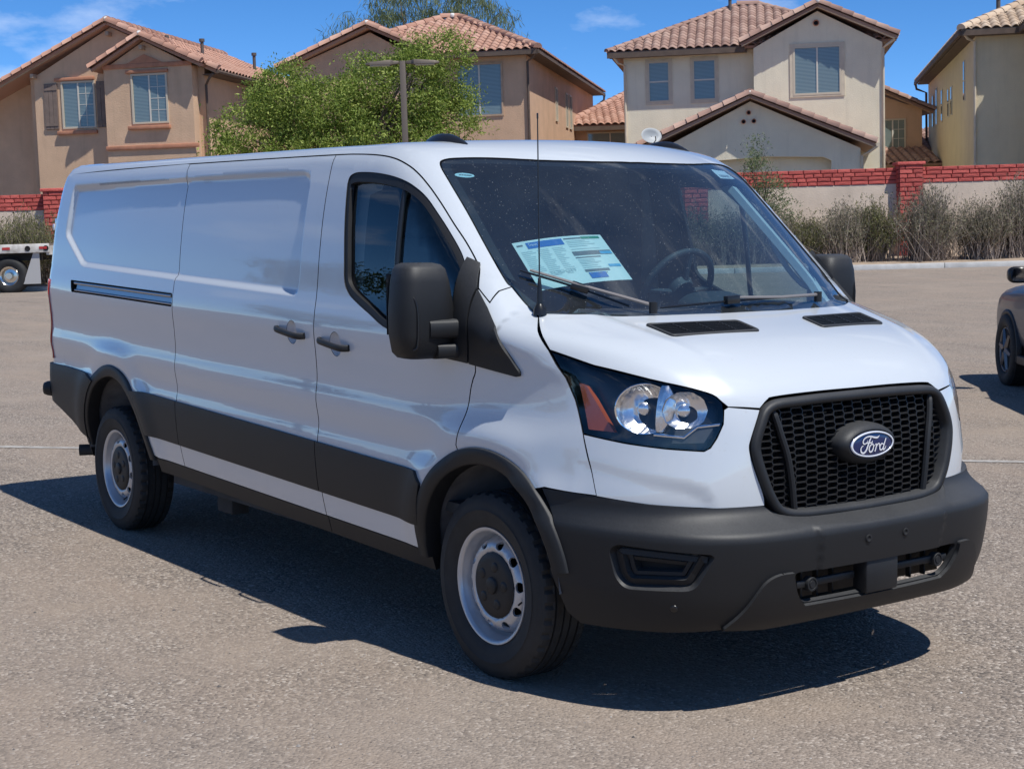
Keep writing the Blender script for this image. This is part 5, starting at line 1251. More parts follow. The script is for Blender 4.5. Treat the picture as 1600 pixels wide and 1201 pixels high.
H.part('eave_board', MB().b2(-3.3, .55, -.60, -.52, E2-.20, E2-.04), M_EAVE); H.part('side_gutter', MB().b2(.52, .62, -.6, 20.4, E2-.18, E2-.04), M_EAVE); H.part('soffit', MB().b2(-3.3, .5, -.5, -.0, E2-.16, E2-.12).b2(.0, .5, 0, 20, E2-.165, E2-.125), M_EAVE)
H.window(-2.80, -1.04, hz(6.40), hz(8.36), 0.0, frame=M_FASC)
for a, c, z0, z1 in ((7.2, 7.6, 6.6, 7.95), (10.2, 10.75, 6.5, 7.95), (11.4, 11.95, 6.5, 7.95)): H.window(a, c, hz(z0), hz(z1), 0.0, axis=1, mull=False, frame=M_WFRAME)
H.part('downpipe', MB().tube([(.45, -.45, E2-.15), (.3, -.3, E2-.32), (.06, -.08, E2-.42), (.06, -.08, -.6)], .05, 8), M_EAVE); H.part('rear_downpipe', MB().tube([(.58, 20.2, E2-.12), (.55, 20.2, E2-.4), (.1, 20.1, E2-.7), (.06, 20.1, -.6)], .06, 8), M_EAVE)
H.pipe((-8.6, 1.5, hz(8.9)), .8)
H.done()

# --- cream house, centre right
H = House('cream_house', (9.7, 62.0, .6), rad(-9.0), 'cream two-storey house with brown tiled roof and low garage gable, right of centre', M_TILE3)
H.part('front_wall', MB().b2(-5.0, .3, 0, .3, -.6, hz(8.62)), M_CREAM); H.part('left_wall', MB().b2(-5.0, -4.7, .3, 12, -.6, hz(8.62)), M_CREAM)
gable_wall(H, 'gable_wall', .14, 5.05, -.75, -.45, -.6, hz(8.55), 2.6, hz(9.85), M_CREAM); H.part('gable_return', MB().b2(.14, .44, -.45, 0, -.6, hz(8.55)), M_CREAM); H.part('right_wall', MB().b2(4.75, 5.05, -.45, 12, -.6, hz(8.55)), M_CREAM)
E3 = hz(8.68); RY = 4.6; RZ = hz(10.93)
H.slope([(-5.6, -.6, E3), (5.6, -.6, E3), (.4, RY, RZ), (-.5, RY, RZ)])
H.slope([(-5.6, 10, E3), (-5.6, -.6, E3), (-.5, RY, RZ), (-.5, RY+.8, RZ)], tiles=False); H.slope([(5.6, -.6, E3), (5.6, 10, E3), (.4, RY+.8, RZ), (.4, RY, RZ)], tiles=False)
G3, A3 = hz(8.72), hz(10.08)
H.slope([(5.6, -1.2, G3), (5.6, 2.2, G3), (2.6, 2.2, A3), (2.6, -1.2, A3)], tiles=False); H.slope([(-.35, 2.2, G3), (-.35, -1.2, G3), (2.6, -1.2, A3), (2.6, 2.2, A3)], tiles=False)
H.caps((5.6, -1.18, G3+.05), (2.6, -1.18, A3+.05)); H.caps((-.35, -1.18, G3+.05), (2.6, -1.18, A3+.05)); H.caps((2.6, -1.15, A3+.05), (2.6, 2.2, A3+.05)); H.caps((-5.6, -.6, E3+.04), (-.5, RY, RZ+.05), w=.12); H.caps((-.5, RY, RZ+.05), (.4, RY, RZ+.05)); H.caps((.4, RY, RZ+.05), (2.4, 2.7, hz(10.1)), w=.12)
H.knob((2.6, -1.24, A3+.11), .2)
rake(H, 5.5, G3, 2.57, A3, -1.14, -1.05, M_FASCC); rake(H, -.3, G3, 2.63, A3, -1.14, -1.05, M_FASCC)
H.part('eave_board', MB().b2(-5.6, -.2, -.66, -.58, E3-.24, E3-.04), M_EAVE); H.part('soffit', MB().b2(-5.55, -.1, -.57, 0, E3-.2, E3-.14), M_EAVE)
for a, c in ((-3.98, -3.23), (-2.20, -1.40)): H.window(a, c, hz(6.76), hz(8.24), 0.0, hor=True); H.part('window_surround', MB().b2(a-.16, c+.16, -.035, 0, hz(6.60), hz(6.69)).b2(a-.16, a-.07, -.035, 0, hz(6.69), hz(8.38)).b2(c+.07, c+.16, -.035, 0, hz(6.69), hz(8.38)).b2(a-.07, c+.07, -.035, 0, hz(8.31), hz(8.38)), M_FASCC)
H.window(1.73, 3.42, hz(6.73), hz(8.46), -.75, fr=.08)
H.part('window_surround', MB().b2(1.53, 1.65, -.79, -.75, hz(6.58), hz(8.64)).b2(3.50, 3.62, -.79, -.75, hz(6.58), hz(8.64)).b2(1.65, 3.50, -.79, -.75, hz(8.54), hz(8.64)).b2(1.65, 3.50, -.79, -.75, hz(6.58), hz(6.65)), M_FASCC)
def roundvent(s, x, z, y, r=.09):
    v, f_ = lathe([(.001, .0), (r*.72, .0), (r*.75, -.08), (r, -.08), (r, .05)], 16); o = mobj('gable_vent', [(x+a, y+b, z+c) for a, b, c in v], f_, M_TERRA, s.o); v, f_ = lathe([(.001, -.002), (r*.7, -.002)], 16); mobj('vent_hole', [(x+a, y+b, z+c) for a, b, c in v], f_, M_DARK, o)
roundvent(H, 2.55, hz(9.40), -.75, .12)
# garage wing in front
GW = -5.0
H.part('garage_wall', MB().prism([(-3.75, -.6), (-1.82, -.6), (-1.82, hz(3.95)), (-1.5, hz(4.08)), (.54, hz(4.17)), (2.6, hz(4.08)), (2.88, hz(3.95)), (2.88, -.6), (3.92, -.6), (3.92, hz(4.35)), (.0, hz(6.18)), (-3.75, hz(4.35))], 1, GW, GW+.3), M_CREAM)
H.part('garage_back', MB().b2(-3.75, 3.92, GW+.5, GW+.6, -.6, hz(4.3)), M_CREAM); H.part('garage_side', MB().b2(3.62, 3.92, GW+.3, 0, -.6, hz(4.35)).b2(-3.75, -3.45, GW+.3, 0, -.6, hz(4.35)), M_CREAM)
GGE, GGA = hz(4.48), hz(6.38)
H.slope([(4.42, GW-.5, GGE), (4.42, -.0, GGE), (0, 0, GGA), (0, GW-.5, GGA)], tiles=False); H.slope([(-4.5, .0, GGE), (-4.5, GW-.5, GGE), (0, GW-.5, GGA), (0, 0, GGA)], tiles=False)
H.caps((4.42, GW-.48, GGE+.05), (0, GW-.48, GGA+.05)); H.caps((-4.5, GW-.48, GGE+.05), (0, GW-.48, GGA+.05)); H.caps((0, GW-.45, GGA+.05), (0, -.1, GGA+.05)); rake(H, 4.35, GGE, .03, GGA, GW-.44, GW-.36, M_FASCC); rake(H, -4.45, GGE, -.03, GGA, GW-.44, GW-.36, M_FASCC)
H.knob((0, GW-.52, GGA+.08), .13)
for x, z in ((-.06, 5.78), (-.25, 5.46), (.12, 5.47)): roundvent(H, x, hz(z), GW, .085)
H.part('garage_gutter', MB().tube([(4.5, GW-.5, GGE-.06), (4.5, -.1, GGE-.06)], .07, 8).tube([(4.48, GW-.45, GGE-.1), (4.2, GW-.3, GGE-.3), (3.97, GW-.05, GGE-.4), (3.97, GW-.05, -.6)], .05, 8), M_FASCC)
H.part('downpipe', MB().tube([(-5.4, -.5, E3-.12), (-5.2, -.35, E3-.4), (-4.96, -.06, E3-.5), (-4.96, -.06, -.6)], .05, 8), M_FASCC); H.part('downpipe', MB().tube([(5.5, -1.0, G3-.1), (5.2, -.9, G3-.3), (5.08, -.8, G3-.4), (5.08, -.8, -.6)], .05, 8), M_FASCC)
H.pipe((-.8, RY-.6, RZ-.25), .5)
H.done()
# satellite dish on the low roof
D_ = bg_empty('satellite_dish', 5.25, 56.6, 4.62, 'grey round satellite dish at the edge of the low garage roof', 'satellite dish')
v, f_ = lathe([(.001, .09), (.12, .08), (.25, .045), (.37, .0), (.38, .005)], 24); q = Matrix.Rotation(rad(-55), 3, 'X') @ Matrix.Rotation(rad(20), 3, 'Z'); o = mobj('dish', [Matrix.Rotation(rad(18), 3, 'Z') @ Matrix.Rotation(rad(-22), 3, 'X') @ Vector((a*1.05, b, c*.8))+Vector((0, 0, .42)) for a, b, c in v], f_, mat('dish_grey', (.33, .35, .36), .5), D_)
MB().tube([(0, .1, .4), (.05, .15, .1), (.05, .15, -.35)], .025, 8).tube([(.05, .05, .12), (.12, -.35, .22), (.1, -.42, .36)], .018, 8).build('dish_mount', M_PIPE, D_, True)

# --- buff house at far right (turned like the brown one)
H = House('buff_house', (17.12, 57.0, .6), rad(-10.2), 'buff two-storey house with tall narrow side windows, at the far right edge', M_TILE4)
H.part('front_wall', MB().b2(0, 6, 0, .3, -.6, hz(8.35)), M_GREY4); H.part('side_wall', MB().b2(0, .3, .3, 19.5, -.6, hz(8.35)), M_GREY4)
H.part('wing_wall', MB().b2(1.95, 8, -3.2, 0, -.6, hz(8.35)), M_GREY4)
E4 = hz(8.45)
H.slope([(-.55, -.6, E4), (6.5, -.6, E4), (6.5, 4.4, hz(10.7)), (4.45, 4.4, hz(10.7))]); H.slope([(-.55, 20, E4), (-.55, -.6, E4), (4.45, 4.4, hz(10.7)), (4.45, 15, hz(10.7))], tiles=False)
H.slope([(1.45, 3.0, E4), (1.45, -3.8, E4), (5.0, -.3, hz(10.1)), (5.0, 3, hz(10.1))], tiles=False)
H.caps((-.55, -.6, E4+.04), (4.45, 4.4, hz(10.75))); H.caps((-.53, 19.9, E4+.02), (-.53, -.5, E4+.02), w=.10)
H.part('eave_board', MB().b2(-.55, 1.9, -.66, -.58, E4-.22, E4-.03), M_EAVE); H.part('side_gutter', MB().b2(-.66, -.55, -.6, 19.8, E4-.20, E4-.04), M_EAVE); H.part('soffit', MB().b2(-.5, 2, -.55, 0, E4-.2, E4-.15).b2(-.5, 0, 0, 19.5, E4-.205, E4-.155), M_EAVE); H.part('wing_eave', MB().b2(1.40, 1.48, -3.8, -.7, E4-.22, E4-.03), M_EAVE)
for a, z0, z1 in ((3.3, 6.2, 7.75), (8.1, 6.0, 7.2), (9.4, 6.0, 7.2), (12.2, 6.0, 7.4), (14.7, 6.0, 7.7), (16.6, 6.0, 7.5)):
    q = MB().b2(-.04, .0, a, a+.42, hz(z0), hz(z1)); w = H.part('side_window', q, M_WFRAME2); zm = (z0+z1)/2
    for e, g in ((z0+.05, zm-.03), (zm+.03, z1-.05)): H.part('pane', MB().b2(-.055, -.04, a+.05, a+.37, hz(e), hz(g)), M_PANE, w)
H.part('downpipe', MB().tube([(-.45, -.5, E4-.15), (-.3, -.3, E4-.3), (-.03, -.06, E4-.4), (-.03, -.06, -.6)], .05, 8), M_FASCC); H.part('rear_downpipe', MB().tube([(-.6, 19.6, E4-.12), (-.55, 19.6, E4-.4), (-.1, 19.5, E4-.6), (-.08, 19.5, -.6)], .06, 8), M_EAVE)
H.pipe((.95, 1.2, hz(8.95)), .8, .08)
H.done()

# --- two more houses further back, seen between the others
H = House('back_house', (17.1, 72.0, .6), 0, 'brown house in the gap between the cream house and the buff house', M_TILE3); H.cap = 60
H.part('wall', MB().b2(-4, 2.05, 0, .3, -.6, hz(7.0)), M_TAN2); gable_wall(H, 'gable', -4, 2.05, .01, .29, hz(6.4), hz(6.75), -3, hz(8.6), M_TAN2)
H.slope([(2.5, -.4, hz(6.65)), (2.5, 8, hz(6.65)), (-3, 8, hz(9.1)), (-3, -.4, hz(9.1))], tiles=False); H.caps((2.5, -.38, hz(6.7)), (-3, -.38, hz(9.15))); rake(H, 2.45, hz(6.65), -3, hz(9.1), -.34, -.26, M_FASC)
H.window(.15, 1.22, hz(5.05), hz(6.30), 0.0, div=2)
H.slope([(-1.2, -2.6, hz(4.2)), (2.3, -2.6, hz(4.2)), (2.3, -.0, hz(5.0)), (-1.2, 0, hz(5.0))]); H.part('porch_wall', MB().b2(-1.2, 2.2, -2.3, -2.1, -.6, hz(4.2)), M_TAN2)
H.part('far_roof_block', MB().b2(2.15, 2.9, 3, 9, -.6, hz(4.9)), M_TAN2); H.slope([(2.0, 2.7, hz(4.95)), (4.2, 2.7, hz(4.95)), (4.2, 6, hz(6.2)), (2.0, 6, hz(6.2))], tiles=False)
H.done()
H = House('low_house', (4.8, 75.0, .6), 0, 'low brown house with terracotta roof in the gap left of the cream house', M_TILE1); H.cap = 80
H.part('wall', MB().b2(-1.6, 3.5, 0, .3, -.6, hz(6.75)), M_TAN2); H.slope([(-2.2, -.5, hz(6.68)), (4.0, -.5, hz(6.68)), (4.0, 4.5, hz(8.7)), (1.8, 4.5, hz(8.7))]); H.slope([(-2.2, 8, hz(6.68)), (-2.2, -.5, hz(6.68)), (1.8, 4.5, hz(8.7)), (1.8, 6, hz(8.7))], tiles=False); H.caps((-2.2, -.5, hz(6.7)), (1.8, 4.5, hz(8.75)))
H.part('eave_board', MB().b2(-2.2, 4, -.55, -.48, hz(6.42), hz(6.62)), M_EAVE); H.window(-.9, 1.2, hz(5.3), hz(6.3), 0.0)
H.done()

# ------------------------------------------------------------------ boundary wall with its painted brick courses
def brickm():
    m = mat('red_painted_brick', (.42, .055, .045), .8); t = NT(m); oi = t.new('ObjectInfo'); g = t.new('NewGeometry')
    rr = t.math('FRACT', t.math('ADD', oi.outputs['Random'], g.outputs['Random Per Island'])); c = t.ramp(rr, [(0, (.48, .066, .055)), (.5, (.63, .092, .075)), (1, (.70, .125, .10))])
    t.ln(t.mix(t.math('MULTIPLY', t.noise(7, 6, .65), .42), c, (.60, .20, .16)), t.b.inputs['Base Color']); t.bump(t.noise(16, 6, .65), .035, .8); return m
M_BRICK = brickm(); M_JOINT = mat('joint_red', (.20, .030, .028), .9)
def brick_mesh(seed):
    r = random.Random(seed); b = MB(); P = [(-.5, 0, -.5), (.5, 0, -.5), (.5, 0, .5), (-.5, 0, .5)]; Q = [(x*(.97-r.uniform(0, .03)), -1+r.uniform(-.25, .25), z*(.90-r.uniform(0, .08))) for x, y, z in P]; c = (r.uniform(-.15, .15), -1.25, r.uniform(-.15, .15))
    b.add(P+Q+[c], [(0, 1, 5, 4), (1, 2, 6, 5), (2, 3, 7, 6), (3, 0, 4, 7), (4, 5, 8), (5, 6, 8), (6, 7, 8), (7, 4, 8)])
    me = bpy.data.meshes.new('brick'); me.from_pydata(b.V, [], b.F); me.materials.append(M_BRICK); return me
BRK = [brick_mesh(k) for k in range(5)]
def brick(parent, x, y, z, l, h, dep=.03, face=0):
    q = bpy.data.objects.new('brick', random.choice(BRK)); COL.objects.link(q); q.parent = parent
    R_ = Matrix.Rotation([0, math.pi/2, -math.pi/2][face], 4, 'Z')
    q.matrix_local = Matrix.Translation((x, y, z)) @ R_ @ Matrix.Diagonal((l, dep, h, 1)); return q
WALL = bg_empty('boundary_wall', 0, 50, .35, 'long cream wall topped with courses of red painted brick, behind the bushes', 'wall')
WB0, WTOP, CH = 2.52, 3.04, .13
WALL_b = MB().b2(-24, 24, 0, .2, -.8, WB0).build('stucco_panel', M_WALLST, WALL); MB().b2(-24, 24, .01, .19, WB0, WTOP-.01).build('brick_backing', M_JOINT, WALL)
rest = MB(); nb = 0; random.seed(4)
for c in range(4):
    x = -18.2+random.uniform(0, .3)
    while x < 18.2:
        l = random.choice((.30, .36, .42, .48, .55)); xc = x+l/2; zc = WB0+CH*(c+.5)
        if (-18.2 < xc < -13.3 or 3.0 < xc < 18) and nb < 290: brick(WALL, xc, .01, zc, l-.02, CH-.016); nb += 1
        else:
            me = random.choice(BRK); rest.add([(v.co.x*(l-.02)+xc, v.co.y*.03+.01, v.co.z*(CH-.016)+zc) for v in me.vertices], [tuple(f.vertices) for f in me.polygons])
        x += l
rest.build('bricks', M_BRICK, WALL)['kind'] = 'stuff'
def pillar(s, label):
    o = bg_empty('brick_pillar', s, 49.72, .35, label, 'pillar', 'brick pillars in the wall'); MB().b2(-.38, .38, .0, .6, -.8, 3.10).build('pillar_core', M_JOINT, o)
    MB().b2(-.45, .45, -.07, .66, 3.10, 3.20).build('pillar_cap', M_BRICK, o, bevel=.02); k = 0; z = .55
    while z < 3.05:
        cuts = [-.38, -.12, .13, .38] if k % 3 == 0 else ([-.38, .05, .38] if k % 3 == 1 else [-.38, -.20, .38])
        for a, b in zip(cuts[:-1], cuts[1:]): brick(o, (a+b)/2, 0, z+.07, b-a-.02, .125, .03)
        if s < 0: brick(o, .38, .28, z+.07, .5, .125, .03, 1)
        else: brick(o, -.38, .28, z+.07, .5, .125, .03, 2)
        z += .142; k += 1
pillar(12.88, 'red brick pillar in the wall at the right, between bushes'); pillar(6.0, 'red brick pillar seen through the windshield and driver window'); pillar(-14.5, 'red brick pillar in the wall left of the van tail')

# kerb and planting strip
M_KERB = varied('kerb_concrete', (.47, .46, .44), .9, .14, 3, .004, 40)
KB = MB(); KB = empty('kerb', (0, 0, 0)); tag(KB, kind='structure')
x = -24.0; k = 0; random.seed(8)
while x < 24:
    l = 3.05; b = MB(); a0, a1 = x+.008, x+l-.008
    for s_, d_ in ((a0, 44.95), (a1, 44.95), (a1, 45.13), (a0, 45.13)): pass
    V = []
    for hh_ in (0, 1):
        for s_, d_ in ((a0, 44.95+.03*hh_), (a1, 44.95+.03*hh_), (a1, 45.15), (a0, 45.15)):
            p = gworld(s_, d_); V.append((p.x, p.y, p.z-.05+.185*hh_))
    b.add(V, [(0, 1, 2, 3), (4, 5, 6, 7), (0, 1, 5, 4), (1, 2, 6, 5), (2, 3, 7, 6), (3, 0, 4, 7)]); b.build('kerb_stone', M_KERB, KB, bevel=.015); x += l
M_SOIL = varied('planting_soil', (.36, .275, .20), .95, .25, 3, .03, 14)
V = []; ss = np.linspace(-24, 24, 49); dd_ = np.linspace(45.14, 50.0, 6); rr_ = random.Random(2)
for d in dd_:
    for s in ss: p = gworld(float(s), float(d)); V.append((p.x, p.y, p.z+.09+rr_.uniform(0, .05)+(d-45.1)*.03))
tag(mobj('planting_strip', V, [(j*49+i, j*49+i+1, (j+1)*49+i+1, (j+1)*49+i) for j in range(5) for i in range(48)], M_SOIL), kind='structure')
# ------------------------------------------------------------------ plants
def leafm(name, cols, trans=.35):
    m = mat(name, cols[1], .6); t = NT(m); g = t.new('NewGeometry'); c = t.ramp(g.outputs['Random Per Island'], [(0, cols[0]), (.55, cols[1]), (1, cols[2])]); t.ln(c, t.b.inputs['Base Color']); t.b.inputs['Specular IOR Level'].default_value = .25
    tb = t.new('BsdfTranslucent'); t.ln(c, tb.inputs['Color']); mx = t.new('MixShader'); mx.inputs[0].default_value = trans; t.ln(t.b.outputs[0], mx.inputs[1]); t.ln(tb.outputs[0], mx.inputs[2]); t.ln(mx.outputs[0], t.o.inputs['Surface']); return m
M_LEAF = leafm('leaf_bright', [(.09, .145, .02), (.235, .315, .058), (.46, .51, .14)]); M_LEAFD = leafm('leaf_dark', [(.025, .05, .015), (.05, .085, .025), (.09, .13, .04)])
M_LEAFP = leafm('leaf_pale', [(.10, .14, .06), (.17, .21, .10), (.27, .31, .17)]); M_SAGE = leafm('leaf_sage', [(.10, .10, .062), (.18, .168, .105), (.29, .265, .175)], .2); M_OLV = leafm('leaf_olive', [(.09, .10, .035), (.17, .175, .065), (.27, .26, .11)], .25)
M_BARK = varied('bark', (.17, .125, .09), .9, .3, 8, .02, 30); M_TWIG = varied('dry_twig', (.31, .25, .205), .9, .25, 9)
def leaves(P, L, w, rs, droop=0.0, updir=None):
    """one thin quad leaf at each point"""
    n = len(P); a = rs.normal(size=(n, 3)); 
    if updir is not None: a = a*.5+updir
    a[:, 2] -= droop; a /= np.linalg.norm(a, axis=1, keepdims=True); b = np.cross(a, rs.normal(size=(n, 3))); b /= np.linalg.norm(b, axis=1, keepdims=True)+1e-9
    l = (L*rs.uniform(.6, 1.3, n))[:, None]; ww = (w*rs.uniform(.7, 1.3, n))[:, None]
    Q = np.stack([P, P+a*l*.5+b*ww*.5, P+a*l, P+a*l*.5-b*ww*.5], 1).reshape(-1, 3)
    return Q
def leafmesh(name, Q, m, parent):
    n = len(Q)//4; me = bpy.data.meshes.new(name); me.vertices.add(len(Q)); me.vertices.foreach_set('co', Q.astype(np.float32).ravel()); me.loops.add(len(Q)); me.loops.foreach_set('vertex_index', np.arange(len(Q), dtype=np.int32)); me.polygons.add(n); me.polygons.foreach_set('loop_start', np.arange(0, 4*n, 4, dtype=np.int32)); me.update(calc_edges=True); me.validate(); me.materials.append(m)
    return link(bpy.data.objects.new(name, me), parent)
def crown_pts(rs, lobes, clumps, per, spread):
    out = []
    tot = sum(l[3]*l[4]*l[5] for l in lobes)
    for cx, cy, cz, rx, ry, rz in lobes:
        k = int(clumps*rx*ry*rz/tot)+1; d = rs.normal(size=(k, 3)); d /= np.linalg.norm(d, axis=1, keepdims=True); r = rs.uniform(.45, 1.0, (k, 1))**.6; c = np.array([cx, cy, cz])+d*r*np.array([rx, ry, rz])
        sp = spread*rs.uniform(.6, 1.5, (k, 1, 1)); out.append((c[:, None, :]+rs.normal(size=(k, per, 3))*sp*np.array([1, 1, .7])).reshape(-1, 3))
    return np.vstack(out)
def tree(name, s, d, h0, lobes, clumps, per, spread, L, w, m, label, trunk_h, tr, group=None, droop=.3, seed=1, world=None, cat='tree'):
    rs = np.random.RandomState(seed); o = bg_empty(name, s, d, h0, label, cat, group)
    if world: o.matrix_world = Matrix.Translation(world)
    b = MB(); r = random.Random(seed); top = Vector((0, 0, trunk_h)); b.tube([(0, 0, -.3), (.05, 0, trunk_h*.5), tuple(top)], [tr*1.25, tr, tr*.8], 9)
    for cx, cy, cz, rx, ry, rz in lobes:
        for _ in range(4):
            e = Vector((cx+r.uniform(-.6, .6)*rx, cy+r.uniform(-.6, .6)*ry, cz+r.uniform(-.4, .6)*rz)); mid = (top+e)/2+Vector((r.uniform(-.3, .3), r.uniform(-.3, .3), .2)); b.tube([tuple(top), tuple(mid), tuple(e)], [tr*.5, tr*.3, tr*.08], 6)
    b.build('trunk', M_BARK, o, True)
    leafmesh('crown', leaves(crown_pts(rs, lobes, clumps, per, spread), L, w, rs, droop), m, o); return o
tree('leafy_tree', -4.9, 48.7, .62, [(-3.0, 0, 4.4, 1.3, 1.3, 1.1), (-1.9, .2, 5.3, 1.35, 1.3, 1.25), (-.5, -.2, 4.9, 1.5, 1.4, 1.3), (.7, .1, 5.6, 1.25, 1.2, 1.2), (2.1, .2, 5.7, 1.35, 1.4, 1.4), (2.9, .1, 6.65, 1.0, .9, .85), (3.1, 0, 4.6, 1.05, 1.1, 1.3), (.5, -.3, 3.7, 3.3, 1.7, 1.3), (-3.6, .1, 3.6, .9, .9, .8)], 800, 105, .175, .115, .042, M_LEAF, 'large bright green leafy tree behind the van, beside the parking-lot lamp', 2.6, .16, seed=4)
tree('feathery_tree', -4.9, 84.0, .6, [(-3.3, 0, 10.8, 1.5, 1.5, 2.2), (-.6, 0, 12.5, 1.9, 1.6, 2.4), (1.8, 0, 12.6, 1.6, 1.5, 2.2), (4.0, 0, 12.0, 1.4, 1.3, 2.0)], 330, 42, .33, .55, .035, M_LEAFP, 'tall feathery grey-green tree rising behind the hipped roof', 7, .25, droop=2.2, seed=8)
tree('dark_tree', -20.2, 57.0, .5, [(0, 0, 2.2, .75, .8, 2.0), (-.5, 0, 3.6, .6, .7, 1.8), (0, 0, .9, .9, .8, .9)], 120, 50, .18, .13, .05, M_LEAFD, 'dark green shrubby tree at the left edge of the photo', 1.5, .1, seed=5)
tree('sapling', 7.9, 48.3, .5, [(-.25, 0, 2.9, .42, .4, .8), (.25, 0, 2.0, .55, .5, .75), (-.1, 0, 3.5, .25, .25, .45), (.6, 0, 1.4, .4, .4, .6)], 120, 26, .13, .11, .03, M_LEAFP, 'thin pale green sapling in front of the wall by the windshield', 1.6, .035, droop=-.3, seed=6)
# trees standing across the lot: only their mirror image is seen, in the door glass and the van's flank
for k, (x, y, sc) in enumerate(((-52, -40, 1.35), (-62, -46, 1.45), (-42, -46, 1.25), (-30, -50, 1.3), (-76, -42, 1.4), (-16, -50, 1.25))):
    if k == 0:
        T0 = tree('lot_tree', 0, 0, 0, [(0, 0, 3.6, 2.6, 2.6, 2.0), (1.5, .5, 4.8, 1.8, 1.8, 1.5), (-1.4, -.4, 4.6, 1.7, 1.7, 1.6)], 150, 36, .34, .26, .11, M_LEAFD, 'dark green tree across the lot, reflected in the door glass', 2.2, .18, group='trees across the lot reflected in the van', seed=9, world=(x, y, 0)); o = T0
    else: o = dup(T0)
    o.matrix_world = Matrix.Translation((x, y, 0)) @ Matrix.Rotation(k*1.3, 4, 'Z') @ Matrix.Scale(sc, 4)
# desert shrubs in front of the wall
def shrub_meshes(seed, m, stems, leafn, W_, Ht, green):
    r = random.Random(seed); rs = np.random.RandomState(seed); b = MB(); pts = []; ups = []
    for k in range(stems):
        a = r.uniform(0, 6.283); lean = abs(r.gauss(0, .42)); L = Ht*r.uniform(.5, 1.0)*(1-.25*min(1, lean)); x0, y0 = r.gauss(0, .16)*W_, r.gauss(0, .13)*W_
        dx, dy = math.cos(a)*math.sin(lean)*W_*.95, math.sin(a)*math.sin(lean)*W_*.7; P = []
        for t in (0, .35, .7, 1.0): P.append(Vector((x0+dx*t**1.1+r.gauss(0, .03), y0+dy*t**1.1+r.gauss(0, .03), L*t*(1-.12*t*lean))))
        b.tube(P, [.011, .008, .005, .002], 3, False)
        for q in range(2):
            t = r.uniform(.3, .8); i = 1 if t < .7 else 2; st = P[i]+(P[i+1]-P[i])*r.random() if i < 3 else P[3]; e = st+Vector((r.gauss(0, .16), r.gauss(0, .14), r.uniform(.12, .35))); b.tube([st, e], [.005, .0015], 3, False)
            for _ in range(int(leafn/stems/4)): tt = r.uniform(.3, 1); pts.append(tuple(st+(e-st)*tt)); ups.append((0, 0, .8))
        for _ in range(int(leafn/stems/2)):
            t = r.uniform(.25, 1)**.8; i = min(2, int(t*3)); f = t*3-i; pts.append(tuple(P[i]+(P[min(3, i+1)]-P[i])*f)); ups.append((0, 0, .9))
    o1 = b.build('twigs', M_TWIG, None, True); o2 = leafmesh('foliage', leaves(np.array(pts)+rs.normal(size=(len(pts), 3))*.02, .075, .022, rs, 0, np.array(ups)), m, None)
    return o1, o2
VAR = [shrub_meshes(21, M_SAGE, 420, 12000, 1.75, 2.05, 0), shrub_meshes(22, M_SAGE, 480, 12000, 1.95, 2.3, 0), shrub_meshes(23, M_OLV, 360, 15000, 1.5, 1.9, 1), shrub_meshes(24, M_OLV, 460, 18000, 2.0, 2.3, 1)]
def shrub(s, d, v, sc, rot, label, grp):
    o = bg_empty('desert_shrub', s, d, .40, label, 'bush', grp, rot); o.scale = (sc[0], sc[0], sc[1])
    for p in VAR[v]: c = p.copy(); COL.objects.link(c); c.parent = o
GR = 'dry shrubs along the wall'
for s, d, v, sc, rot, lb in ((9.15, 47.4, 2, (.95, .85), .3, 'greenish shrub right beside the far windshield pillar, below the sapling'), (10.25, 47.3, 0, (1.05, 1.0), 1.2, 'grey twiggy shrub left of the greenish shrub near the driver mirror'), (11.2, 47.6, 2, (1.0, 1.05), 2.2, 'greener spiky shrub midway between the driver mirror and the brick pillar'),
                             (12.7, 47.2, 1, (1.15, 1.08), 4.0, 'broad grey-brown shrub directly in front of the right brick pillar'), (14.3, 47.3, 0, (1.0, .98), 5.2, 'dry shrub just right of the brick pillar'), (15.6, 47.5, 1, (1.1, 1.15), .9, 'tall dry shrub at the right edge, above the grey car'), (17.0, 47.4, 0, (1.1, 1.1), 2.9, 'dry shrub cut by the right edge of the photo'),
                             (6.9, 47.4, 0, (1.1, .95), 3.3, 'dry shrub seen through the rear half of the driver window'), (5.6, 47.5, 1, (1.0, .9), 2.0, 'dry shrub seen through the windshield below the brick pillar'), (8.0, 47.6, 1, (1.0, .8), .1, 'dry shrub at the foot of the thin sapling')):
    shrub(s, d, v, sc, rot, lb, GR)
for s, d, v, sc, rot, lb in ((-15.9, 47.6, 3, (1.05, 1.05), .5, 'dense olive shrub above the trailer at the left edge'), (-14.7, 47.4, 3, (1.0, 1.12), 2.1, 'dense olive shrub in front of the left brick pillar'), (-13.5, 47.5, 3, (1.05, 1.05), 4.2, 'dense olive shrub partly hidden by the van tail')):
    shrub(s, d, v, sc, rot, lb, 'olive shrubs at the left')
for a, b in VAR: bpy.data.objects.remove(a, do_unlink=True); bpy.data.objects.remove(b, do_unlink=True)

